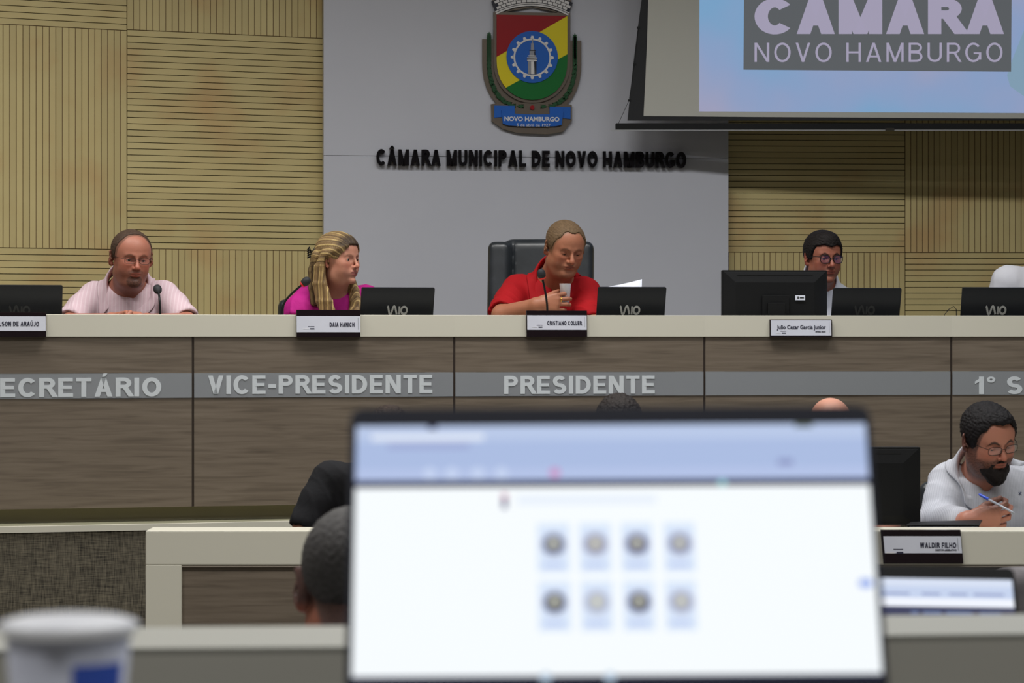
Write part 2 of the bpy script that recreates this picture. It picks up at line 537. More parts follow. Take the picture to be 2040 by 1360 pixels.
# heights of the panel joints
zj_l1 = zpx(497, 11.93); zt_l1 = zpx(61, 11.93)
zj_l2 = zpx(500, 12.29); zt_l2 = zpx(77, 12.29)
zj_r = zpx(502.5, 12.55)
for wl, l, zj_, zt, lay_ in ((wl1, l1, zj_l1, zt_l1, 'hvh'), (wl2, l2, zj_l2, zt_l2, 'vhv')):
    zs = [1.2, zj_, zt, zt + 1.07 if lay_ == 'vhv' else zt + .5]
    pit = {'wall_back_far_left': .0300, 'wall_back_left': .0297}[wl.name]
    for k in range(3):
        d = lay_[k]
        backing(wl, 0, zs[k], l, zs[k+1], M['groove_brown'] if d == 'v' else M['groove'])
        x0 = 0
        if wl is wl1 and d == 'v' : x0 = 0
        cladding(wl, x0, zs[k], l, zs[k+1], d, .0312 if (d == 'v') else pit)
    b = MB(); b.box((0, .0, .3), (l, .03, 1.2)); b.build('lower_panel', M['timber'], wl)
    b = MB(); b.box((0, .0, zs[3]), (l, .03, RH)); b.build('upper_panel', M['timber'], wl)
for wl, l, lay_ in ((wr1, lr1, 'vhv'), (wr2, lr2, 'hvh')):
    zs = [1.2, zj_r, zpx(262, 12.55) + .22, 2.95]
    for k in range(3):
        d = lay_[k]
        if k == 2:
            continue
        backing(wl, 0, zs[k], l, zs[k+1], M['groove_brown'] if d == 'v' else M['groove'])
        cladding(wl, 0, zs[k], l, zs[k+1], d, .0292)
    b = MB(); b.box((0, .0, .3), (l, .03, 1.2)); b.build('lower_panel', M['timber'], wl)
    b = MB(); b.box((0, .0, zs[2]), (l, .03, RH)); b.build('upper_panel', M['timber'], wl)

# ------------------------------------------------------------------ platform with nosing and carpeted riser
edge = [(-3.6, 8.80), (-2.7, 9.06), (-1.88, 9.27), (-1.344, 9.41), (-.858, 9.56), (-.3, 9.66), (.8, 9.80), (2.7, 9.90), (3.9, 9.88)]
def strip_prism(mb, pts, y_in, z0, z1, back=None):
    """plan strip between pts and pts pushed back by y_in (or to a straight line), from z0 to z1"""
    n = len(pts)
    for i in range(n-1):
        a, c = pts[i], pts[i+1]
        ya = back if back is not None else a[1] + y_in
        yc = back if back is not None else c[1] + y_in
        mb.hull8([(a[0], a[1], z0), (c[0], c[1], z0), (c[0], yc, z0), (a[0], ya, z0),
                  (a[0], a[1], z1), (c[0], c[1], z1), (c[0], yc, z1), (a[0], ya, z1)])
b = MB(); strip_prism(b, [(x, y+.012) for x, y in edge], 0, 0, PLAT, back=12.7)
pf = struct(b, 'floor_platform', M['platform_floor'])
b = MB(); strip_prism(b, edge, .03, PLAT-.022, PLAT+.001); b.build('nosing', M['cream'], pf)
b = MB(); strip_prism(b, [(x, y+.006) for x, y in edge], .01, .0, PLAT-.022); b.build('riser', M['tweed'], pf)

# ------------------------------------------------------------------ the dais counter
DV = [(-3.15, 9.08), (-2.19, 9.36), (-1.213, 9.60), (-.225, 9.83), (.761, 9.99), (1.755, 10.09), (2.75, 10.12), (3.75, 10.10)]
dais = empty('dais_counter', (.27, 10.0, PLAT))
tag(dais, 'long curved dais counter with cream top edge, grey oak front and steel name band', 'counter')
ZT = ZC + .083; ZFB = ZC - .0015
WORK = ZC + .0
def dais_at(px):
    """front point and direction of the dais at a pixel column"""
    for i in range(len(DV)-1):
        (x0, y0), (x1, y1) = DV[i], DV[i+1]
        p0 = 1020 + x0/y0*FPX; p1 = 1020 + x1/y1*FPX
        if p0 <= px <= p1 or (i == 0 and px < p0) or (i == len(DV)-2 and px > p1):
            k = (px-1020)/FPX
            # x = k*y ; x = x0 + t dx ; y = y0 + t dy
            t = (k*y0 - x0) / ((x1-x0) - k*(y1-y0))
            return np.array([x0 + t*(x1-x0), y0 + t*(y1-y0)]), math.atan2(y1-y0, x1-x0)
def deskY(px): return dais_at(px)[0][1]
texts = {1: ('SECRETÁRIO', 'left'), 2: ('VICE-PRESIDENTE', 414, 861), 3: ('PRESIDENTE', 1004, 1304), 5: ('1° SECRETÁRIO', 1942, 2360)}
frames = []
M['toe'] = mat('olive_plinth', rgb(176, 168, 138), .5)
for i in range(len(DV)-1):
    (x0, y0), (x1, y1) = DV[i], DV[i+1]
    L = math.hypot(x1-x0, y1-y0); a = math.atan2(y1-y0, x1-x0)
    mtx = Matrix.Translation((x0, y0, 0)) @ Matrix.Rotation(a, 4, 'Z')
    def put(mb, name, m, par=dais, bevel=0, mtx=mtx):
        o = mb.build(name, m, None, bevel)
        o.matrix_world = mtx
        o.location = mtx.translation; o.rotation_euler = (0, 0, mtx.to_euler().z)
        o.parent = par; o.matrix_parent_inverse = pmat(par).inverted()
        return o
    zp = [ZC-.646, ZC-.2328, ZC-.1395, ZFB]
    sw = .0045
    b = MB(); b.box((sw, 0, zp[0]), (L-sw, .02, zp[1]-.0006)); put(b, 'front_panel', M['laminate'])
    b = MB(); b.box((sw, 0, zp[2]+.0006), (L-sw, .02, zp[3])); put(b, 'front_panel', M['laminate'])
    b = MB(); b.box((sw, -.003, zp[1]), (L-sw, .02, zp[2])); band = put(b, 'name_band', M['steel'])
    b = MB(); b.box((-sw, .004, zp[0]), (sw, .03, zp[3])); put(b, 'seam', M['seam'])
    b = MB(); b.box((0, .07, PLAT), (L+.02, .10, zp[0]+.0)); put(b, 'toe_kick', M['toe'])
    b = MB(); b.box((0, .02, zp[0]), (L, .10, zp[0]+.02)); put(b, 'underside', M['toe'])
    b = MB(); b.box((-.002, -.006, ZFB), (L+.002, .10, ZT)); f = put(b, 'fascia', M['cream'], bevel=.0015)
    b = MB(); b.box((-.0, .10, WORK-.025), (L+.0, .34, WORK)); put(b, 'work_surface', M['cream'])
    b = MB(); b.box((.1, .08, WORK-.4), (L-.1, .10, WORK-.02)); put(b, 'back_panel', M['laminate'])
    if i in texts:
        t = texts[i]
        hh = .074 if i != 2 else .0735
        if i == 1:
            xa, ha = 322, None
            p0 = dais_at(-38)[0]; p1 = dais_at(321)[0]
        else:
            p0 = dais_at(t[1])[0]; p1 = dais_at(t[2])[0]
        s0 = math.hypot(p0[0]-x0, p0[1]-y0); s1 = math.hypot(p1[0]-x0, p1[1]-y0)
        zbase = ZC - (785-HOR)/FPX*y0 if i != 1 else ZC - (790.5-HOR)/FPX*9.45
        m2 = mtx @ Matrix.Translation((s0, -.0032, zbase))
        for ch, mb in lettering_mb(t[0], s1-s0, .0705, w=.20, gap=.12, depth=.0012, each=True):
            o = mb.build('letter', M['frost']); o.location = m2.translation; o.rotation_euler = (0, 0, a)
            o.parent = band; o.matrix_parent_inverse = pmat(band).inverted()

# ------------------------------------------------------------------ the lower desk
LD = 7.5
ld = empty('long_desk', ((290-1020)/FPX*LD + 1.7, LD+.2, 0))
tag(ld, 'long straight white desk with grey oak front below the dais', 'desk')
xL = (290-1020)/FPX*LD; xR = 2.75
zt = zpx(1057, LD); zfb = zpx(1125, LD)
LEG = .107
def putw(mb, name, m, par, bevel=0):
    o = mb.build(name, m, None, bevel); return attach(o, par)
b = MB(); b.box((xL, LD, zfb), (xR, LD+.15, zt)); putw(b, 'ledge', M['cream'], ld, .003)
b = MB(); b.box((xL, LD, 0), (xL+LEG, LD+.15, zfb)); putw(b, 'leg', M['cream'], ld, .002)
b = MB(); b.box((xR-LEG, LD, 0), (xR, LD+.15, zfb)); putw(b, 'leg', M['cream'], ld, .002)
b = MB(); b.box((xL+LEG, LD+.014, .08), (xR-LEG, LD+.06, zfb)); putw(b, 'front_panel', M['laminate'], ld)
b = MB(); b.box((xL+LEG, LD+.004, zfb-.006), (xR-LEG, LD+.05, zfb)); putw(b, 'top_reveal', M['laminate_edge'], ld)
LWORK = zt - .045
b = MB(); b.box((xL+.02, LD+.15, LWORK-.03), (xR-.02, LD+.44, LWORK)); putw(b, 'work_surface', M['cream'], ld)
b = MB(); b.box((xL+.02, LD+.15, 0), (xL+.05, LD+.42, LWORK-.03)); putw(b, 'side_panel', M['cream'], ld)
b = MB(); b.box((xR-.05, LD+.15, 0), (xR-.02, LD+.42, LWORK-.03)); putw(b, 'side_panel', M['cream'], ld)

# ------------------------------------------------------------------ the near row: desk with raised ledge
nd_ = empty('press_desk', (0, 2.4, 0))
tag(nd_, 'pale desk partition with a bright raised ledge running behind the big open laptop', 'desk')
zl = ZC - .269
e0 = [(-.75, 2.12), (-.32, 2.18), (.0, 2.20), (.35, 2.275), (.9, 2.33)]
M['ledge_grey'] = mat('pale_grey_partition', rgb(200, 198, 188), .6)
M['ledge'] = mat('cream_ledge', rgb(164, 164, 156), .5)
b = MB(); strip_prism(b, e0, .16, zl-.004, zl); putw(b, 'ledge', M['ledge'], nd_)
b = MB(); strip_prism(b, [(x, y+.0005) for x, y in e0], .155, zl-.05, zl-.004); putw(b, 'ledge_core', M['ledge_grey'], nd_)
b = MB(); strip_prism(b, [(x, y+.0005) for x, y in e0], .02, 0.0, zl-.05); putw(b, 'partition_panel', M['ledge_grey'], nd_)
b = MB(); strip_prism(b, [(x, y+.16) for x, y in e0], .75, ZC-.515, ZC-.49); putw(b, 'work_surface', M['ledge'], nd_)
for x in (-.70, .86):
    b = MB(); b.box((x-.015, 2.45 if x > 0 else 2.28, 0), (x+.015, 3.0 if x > 0 else 2.85, ZC-.515)); putw(b, 'side_panel', M['ledge_grey'], nd_)

# table that carries the near laptop and the cup
nt = empty('side_table', (0, 1.5, .36))
tag(nt, 'small pale table under the big open laptop and the white cup', 'table')
TT = ZC - .262
b = MB(); b.box((-.62, 1.15, TT-.025), (.62, 1.80, TT)); putw(b, 'tabletop', M['ledge_grey'], nt, .003)
for x in (-.58, .58):
    for y in (1.19, 1.76):
        b = MB(); b.box((x-.02, y-.02, .36), (x+.02, y+.02, TT-.025)); putw(b, 'leg', M['chair_plastic'], nt)

# ------------------------------------------------------------------ emblem on the white wall
# pixel frame of the emblem -> local metres on the wall plane
def wall_local(px, py, off=0.0):
    """local x and z on the white wall for a pixel"""
    k = (px-1020)/FPX
    dx, dy = WX1-WX0, WY1-WY0
    t = (k*WY0 - WX0) / (dx - k*dy)
    return t*cwl, zpx(py, WY0 + t*dy)
wa = math.atan2(WY1-WY0, WX1-WX0)
ec = wall_local(1059, 130)
wm = Matrix.Translation((WX0, WY0, 0)) @ Matrix.Rotation(wa, 4, 'Z')
eloc = wm @ Vector((ec[0], -.001, ec[1]))
emb = empty('wall_emblem', eloc, wa)
tag(emb, 'painted shield emblem with blue ribbon and crown high on the white wall', 'emblem')
PS = 12.3 / FPX
def E2(px, py): return ((px-1059)*PS, -(py-130)*PS)
def epoly(pts, y0, y1, name, m, parent=emb, mb=None):
    q = [E2(*p) for p in pts]
    a = sum(q[i][0]*q[(i+1) % len(q)][1] - q[(i+1) % len(q)][0]*q[i][1] for i in range(len(q)))
    if a < 0: q = q[::-1]
    own = mb is None
    if own: mb = MB()
    mb.prism(q, y0, y1)
    if own: return mb.build(name, m, parent)
def ccrc(cx, cy, r, n=40, a0=0, a1=360): return [(cx + r*math.cos(math.radians(a0+(a1-a0)*k/n)), cy + r*math.sin(math.radians(a0+(a1-a0)*k/n))) for k in range(n)]
M['bronze'] = mat('bronze_edge', rgb(118, 108, 98), .35, .5)
M['e_red'] = mat('enamel_red', rgb(150, 22, 30), .3)
M['e_yel'] = mat('enamel_yellow', rgb(226, 208, 40), .3)
M['e_grn'] = mat('enamel_green', rgb(24, 110, 50), .3)
M['e_blu'] = mat('enamel_blue', rgb(40, 100, 190), .3)
M['e_wht'] = mat('enamel_white', rgb(226, 224, 224), .3)
M['e_gry'] = mat('enamel_grey', rgb(150, 152, 160), .35)
M['e_blk'] = mat('enamel_black', rgb(20, 22, 40), .4)
M['leaf'] = mat('enamel_leaf', rgb(18, 74, 36), .4)
# shield outline (sides and round bottom)
def shield(gx, top, cx=1058.5, hw=71, ystr=120, bot=200):
    pts = [(cx-hw-gx, top), (cx+hw+gx, top)]
    n = 20
    for k in range(n+1):
        a = math.pi*k/n
        pts.append((cx + (hw+gx)*math.cos(a), ystr + (bot-ystr+gx)*math.sin(a)**.86 if math.sin(a) > 0 else ystr))
    return pts
backs = MB()
epoly(shield(6, 26), -.022, 0, '', None, mb=backs)
# wreath backing: two thick curved bands
def wreath(side):
    pts = []
    for k in range(15):
        t = k/14
        a = math.radians(180 - 0) ; 
        x = 1059 + side*(-86 if t < .45 else -86*math.cos((t-.45)/.55*math.pi/2)**.62)
        y = 78 + t*0
        if t < .45: y = 80 + t/.45*48
        else: y = 128 + 86*math.sin((t-.45)/.55*math.pi/2)
        pts.append((x, y))
    return pts
for sd in (1, -1):
    w_ = wreath(sd)
    for q in ribbon(w_, 27): epoly([tuple(p) for p in q], -.012, -.0, '', None, mb=backs)
epoly([(977, 209), (1005, 205), (1112, 205), (1139, 209), (1139, 240), (1122, 262), (1090, 268), (1030, 266), (1000, 258), (978, 243)], -.018, 0, '', None, mb=backs)
for q in ribbon([(984, 14), (1010, 6), (1059, -3), (1108, 6), (1134, 14)], 36): epoly([tuple(p) for p in q], -.016, 0, '', None, mb=backs)
backs.build('backplate', M['bronze'], emb)
# the field of the shield, cut in three tinctures
full = shield(0, 32)
def clip(poly, a, bq, c):
    """keep the side a*x+b*y<=c"""
    out = []
    for i in range(len(poly)):
        p, q = poly[i], poly[(i+1) % len(poly)]
        dp = a*p[0]+bq*p[1]-c; dq = a*q[0]+bq*q[1]-c
        if dp <= 0: out.append(p)
        if dp*dq < 0:
            t = dp/(dp-dq); out.append((p[0]+t*(q[0]-p[0]), p[1]+t*(q[1]-p[1])))
    return out
# upper diagonal from (987,116) to (1127,34); lower diagonal from (1005,177) to (1130,108)
def line(p, q):
    a = q[1]-p[1]; bq = -(q[0]-p[0]); return a, bq, a*p[0]+bq*p[1]
u = line((987, 116), (1128, 33)); l_ = line((1005, 177), (1130, 108))
def side(L, keep_above, poly):
    a, bq, c = L
    # point far above
    s_ = a*1059 + bq*(-500) - c
    if (s_ < 0) == keep_above: return clip(poly, a, bq, c)
    return clip(poly, -a, -bq, -c)
epoly(side(u, True, full), -.028, -.022, 'red_field', M['e_red'])
epoly(side(l_, True, side(u, False, full)), -.028, -.022, 'yellow_band', M['e_yel'])
epoly(side(l_, False, full), -.028, -.022, 'green_field', M['e_grn'])
disc = epoly(ccrc(1058.5, 115, 51.5, 48), -.032, -.028, 'blue_disc', M['e_blu'])
gm_ = MB()
for q in ribbon([E2(*p) for p in ccrc(1058.5, 116, 36, 48)], 3.2*PS, True):
    gm_.prism(q[::-1] if sum(q[i][0]*q[(i+1) % 4][1]-q[(i+1) % 4][0]*q[i][1] for i in range(4)) < 0 else q, -.034, -.032)
for k in range(16):
    a = math.radians(k*22.5)
    c_, s_ = math.cos(a), math.sin(a)
    def tp(r, o): return (1058.5 + r*c_ - o*s_, 116 + r*s_ + o*c_)
    epoly([tp(36.5, -4), tp(36.5, 4), tp(43, 2), tp(43, -2)], -.034, -.032, '', None, mb=gm_)
gm_.build('gear', M['e_wht'], disc)
tm = MB()
for p in ([(1050, 120), (1066, 120), (1067, 149), (1050, 149)], [(1053, 103), (1064, 103), (1065, 120), (1053, 120)], [(1056, 88), (1061.5, 88), (1062, 103), (1055.5, 103)], [(1058, 80), (1060, 80), (1060, 88), (1058, 88)]):
    epoly(p, -.035, -.032, '', None, mb=tm)
mo = tm.build('monument', M['e_gry'], disc)
tm = MB()
for p in ([(1056, 124), (1061, 124), (1061, 149), (1056, 149)], [(1048, 116), (1068, 116), (1068, 118), (1048, 118)], [(1050, 112), (1066, 112), (1066, 114), (1050, 114)], [(1048, 121), (1068, 121), (1068, 123), (1048, 123)]):
    epoly(p, -.037, -.032, '', None, mb=tm)
tm.build('monument_white_detail', M['e_wht'], disc)  # white enamel bars and bands drawn on the monument
tm = MB()
for p in ([(1053, 101), (1065, 101), (1065, 102.4), (1053, 102.4)], [(1062, 124), (1066.5, 124), (1066.5, 149), (1064, 149)], [(1048, 118.5), (1068, 118.5), (1068, 119.6), (1048, 119.6)], [(1062, 104), (1064, 104), (1064.6, 112), (1062.6, 112)]):
    epoly(p, -.0375, -.032, '', None, mb=tm)
tm.build('monument_dark_line', M['e_blk'], disc)  # thin dark enamel lines drawn on the monument
# laurel leaves, each a small raised blade
lm_ = MB(); lm_.prism([(0, 0), (.015, -.0085), (.036, 0), (.015, .0085)], -.005, 0)
leaf_me = lm_.mesh('leaf', M['leaf'])
rnd = random.Random(3)
for sd in (1, -1):
    w_ = wreath(sd)
    pts = []
    for i in range(len(w_)-1):
        for t in (0, .5): pts.append(((w_[i][0]*(1-t)+w_[i+1][0]*t), (w_[i][1]*(1-t)+w_[i+1][1]*t), math.atan2(-(w_[i+1][1]-w_[i][1]), w_[i+1][0]-w_[i][0])))
    lb_ = MB()
    for (x, y, a) in pts:
        for da, off in ((.62, 4.5), (-.62, -4.5), (0, 0)):
            o = link('leaf', leaf_me, emb)
            lx, lz = E2(x, y)
            aa = a + math.pi + da
            o.location = (lx + off*PS*-math.sin(a), -.013 - (.003 if da == 0 else 0), lz + off*PS*math.cos(a))
            o.rotation_euler = (0, -aa, 0)
            o.scale = (1.0, 1, 1.1)
epoly(ccrc(1059, 215, 4.5, 12), -.026, -.012, 'red_berry', M['e_red'])
# ribbon
epoly([(983, 212), (1024, 212), (1024, 232), (983, 236)], -.022, -.018, 'ribbon_tail', M['e_blu'])
epoly([(1136, 213), (1094, 213), (1094, 232), (1136, 237)], -.022, -.018, 'ribbon_tail', M['e_blu'])
mainp = [(997, 221)] + [(997 + 124*t, 226 - 0*t + 3*math.sin(math.pi*t)) for t in (.2, .4, .6, .8)] + [(1121, 222), (1118, 249)] + [(1118 - 118*t, 251 + 2*math.sin(math.pi*t)) for t in (.1, .3, .5, .7, .9)] + [(1000, 248)]
rb2 = epoly(mainp, -.029, -.020, 'ribbon', M['e_blu'])
for (t, w_, h_, x, y, mm) in (('NOVO HAMBURGO', 110*PS, 9*PS, 1003, 242.5, M['e_wht']), ('5 de abril de 1927', 67*PS, 6*PS, 1028, 253, M['e_wht'])):
    lx, lz = E2(x, y)
    o = font_text('ribbon_lettering', t, w_, h_, mm, rb2, (lx, -.0296, lz), off=.03 if t[0] == 'N' else .0)
# mural crown, its lower edge in the frame
cr = MB(); ck = MB()
def cpt(t, r): # t -1..1 along the arch, r height above the lower edge in px
    a = t*.50
    return (1059 + (150+r*.8)*math.sin(a), 154 - (150)*math.cos(a) - r + 9)
def cseg(mb, t0, t1, r0, r1, y0, y1, n=8):
    for k in range(n):
        a = t0+(t1-t0)*k/n; b2 = t0+(t1-t0)*(k+1)/n
        epoly([cpt(a, r0), cpt(b2, r0), cpt(b2, r1), cpt(a, r1)], y0, y1, '', None, mb=mb)
cseg(ck, -1, 1, -1, 26, -.0205, -.015, 14)
crown = ck.build('crown_base', M['e_blk'], emb)
cseg(cr, -1, 1, 0, 3.0, -.024, -.0205, 14); cseg(cr, -1, 1, 4.2, 6.2, -.024, -.0205, 14)
for row, r0 in enumerate((7.6, 13.4, 19.2)):
    for k in range(-7, 8):
        t0 = (k + (.5 if row % 2 else 0))/7.5
        if t0 < -1 or t0 + .115 > 1: continue
        cseg(cr, t0, t0+.115, r0, r0+4.8, -.024, -.0205, 1)
cr.build('crown_masonry', M['e_wht'], crown)

# ------------------------------------------------------------------ raised wall lettering
M['letter'] = mat('polished_black_letters', rgb(44, 42, 46), .12, .6)
x0w, zb0 = wall_local(749, 330); x1w, zb1 = wall_local(1365, 332)
sg = empty('wall_lettering', wm @ Vector((x0w, -.001, zb0)), wa)
tag(sg, 'row of raised black metal capitals on the white wall under the emblem', 'sign')
for ch, mb in lettering_mb('CÂMARA MUNICIPAL DE NOVO HAMBURGO', x1w-x0w, 32*PS, w=.225, gap=.10, depth=.028, each=True):
    mb.build('letter', M['letter'], sg)

# ------------------------------------------------------------------ projection screen
PSY = 12.15
scr = empty('projection_screen', W(1700, 262, PSY))
tag(scr, 'large pull-down projection screen with black border showing a pale blue slide at the top right', 'projection screen')
def sx(px): return (px-1020)/FPX*PSY
def sz(py): return zpx(py, PSY)
def spoly(pts, y0, y1, mb):
    q = [(sx(p[0]), sz(p[1])) for p in pts]
    a = sum(q[i][0]*q[(i+1) % len(q)][1] - q[(i+1) % len(q)][0]*q[i][1] for i in range(len(q)))
    if a < 0: q = q[::-1]
    mb.prism(q, y0, y1)
M['screen_white'] = mat('screen_fabric', rgb(196, 196, 188), .8)
M['screen_black'] = mat('screen_border', rgb(28, 29, 33), .7)
XR = 2560
TOP = -330
lo = [(1278, -330), (1278.5, -100), (1278, 0), (1270, 60), (1262, 125), (1256, 180), (1250, 240)]
b = MB()
ys = [p[1] for p in lo]
for i in range(len(lo)-1):
    spoly([lo[i], lo[i+1], (1500, lo[i+1][1]), (1500, lo[i][1])], PSY, PSY+.004, b)
spoly([(1500, -330), (1500, 240), (XR+30, 240), (XR+30, -330)], PSY, PSY+.004, b)
attach(b.build('border', M['screen_black']), scr)
li = [(1293, -330), (1292.5, -100), (1291.5, 0), (1289, 80), (1286, 150), (1282, 231)]
b = MB()
for i in range(len(li)-1):
    spoly([li[i], li[i+1], (1500, li[i+1][1] + (2 if i == 4 else 0)), (1500, li[i][1])], PSY-.0015, PSY, b)
spoly([(1500, -330), (1500, 233), (2000, 236), (XR, 235), (XR, -330)], PSY-.0015, PSY, b)
fab = attach(b.build('fabric', M['screen_white']), scr)
def emis(name, base, st=1.0, rough=.8, scale=None):
    m = mat(name, (0.02, 0.02, 0.02, 1), rough, emit=base, estr=st); return m
# projected slide: pale blue with faint pink clouds
M['slide'] = mat('projected_slide', rgb(60, 60, 60), .9, emit=(1, 1, 1, 1), estr=.86)
m = M['slide']; bs = m.node_tree.nodes['Principled BSDF']
gm = nd(m, 'ShaderNodeNewGeometry'); n = nd(m, 'ShaderNodeTexNoise'); n.inputs['Scale'].default_value = 1.1; n.inputs['Detail'].default_value = 3
lk(m, gm.outputs['Position'], n.inputs['Vector'])
r = nd(m, 'ShaderNodeValToRGB'); el = r.color_ramp.elements
el[0].position = .35; el[0].color = rgb(122, 168, 208); el[1].position = .70; el[1].color = rgb(172, 164, 190)
e_ = el.new(.48); e_.color = rgb(142, 164, 204)
lk(m, n.outputs['Fac'], r.inputs['Fac']); lk(m, r.outputs['Color'], bs.inputs['Emission Color'])
b = MB(); spoly([(1394, -300), (1393, 222), (2420, 227), (2420, -300)], PSY-.0025, PSY-.0015, b)
slide = b.build('projected_slide', M['slide']); slide.parent = fab; slide.matrix_parent_inverse = (pmat(fab)).inverted() if False else Matrix.Identity(4)
slide.matrix_parent_inverse = pmat(fab).inverted()
M['slide_box'] = emis('slide_box', rgb(92, 96, 100), .86)
M['slide_text'] = emis('slide_text', rgb(166, 160, 184), .9)
M['slide_leaf'] = emis('slide_pale', rgb(134, 164, 186), .86)
def under(o, par):
    o.parent = par; o.matrix_parent_inverse = pmat(par).inverted(); return o
b = MB(); spoly([(1483, -160), (1481, 139), (2014, 143), (2016, -160)], PSY-.0032, PSY-.0025, b)
under(b.build('slide_panel', M['slide_box']), fab)
b = MB(); spoly([(2016, 120), (2006, 150), (2012, 172), (2040, 192), (2120, 200), (2120, 60), (2040, 60)], PSY-.0030, PSY-.0025, b)
under(b.build('slide_shape', M['slide_leaf']), fab)
for t_, w_, h_, wt_, gp_, y_ in (('CÂMARA', sx(2001)-sx(1503), sz(0)-sz(70), .25, .06, 68), ('NOVO HAMBURGO', sx(1997)-sx(1503), sz(0)-sz(38), .11, .24, 123.5)):
    for ch, mb in lettering_mb(t_, w_, h_, w=wt_, gap=gp_, depth=.0006, each=True):
        o = mb.build('slide_letter', M['slide_text']); o.location = (sx(1503), PSY-.0033, sz(y_)); under(o, fab)
# weighted bar with pull handle and tension tabs
b = MB(); b.rbox((sx(1226), PSY-.02, sz(258)), (sx(XR+60), PSY+.02, sz(246)), .004)
attach(b.build('weight_bar', M['black']), scr)
b = MB(); b.box((sx(1216), PSY-.021, sz(261)), (sx(XR+60), PSY-.015, sz(259)))
attach(b.build('bar_edge', M['silver']), scr)
b = MB(); b.rbox((sx(1762), PSY-.03, sz(261)), (sx(1780), PSY-.02, sz(256)), .003); attach(b.build('pull_handle', M['chrome']), scr)
for (x, y) in ((1272, 55), (1264.5, 128), (1254, 200)):
    b = MB(); b.box((sx(x-3), PSY-.003, sz(y+2)), (sx(x+3), PSY+.005, sz(y-2))); attach(b.build('tension_tab', M['black']), scr)
b = MB(); b.tube([W(1272, 55, PSY), W(1264, 128, PSY), W(1253, 200, PSY), W(1232, 246, PSY)], .0012, 6); attach(b.build('tension_cord', M['black']), scr)
b = MB(); b.rbox((sx(1220), PSY-.08, sz(TOP)), (sx(XR+60), PSY+.08, sz(TOP)+.16), .02); attach(b.build('housing', M['ceiling']), scr)
b = MB()
for x in (1300, 2400): b.tube([W(x, TOP, PSY) + np.array([0, 0, .15]), (W(x, TOP, PSY)[0], PSY, RH)], .008, 8)
attach(b.build('bracket', M['chrome']), scr)
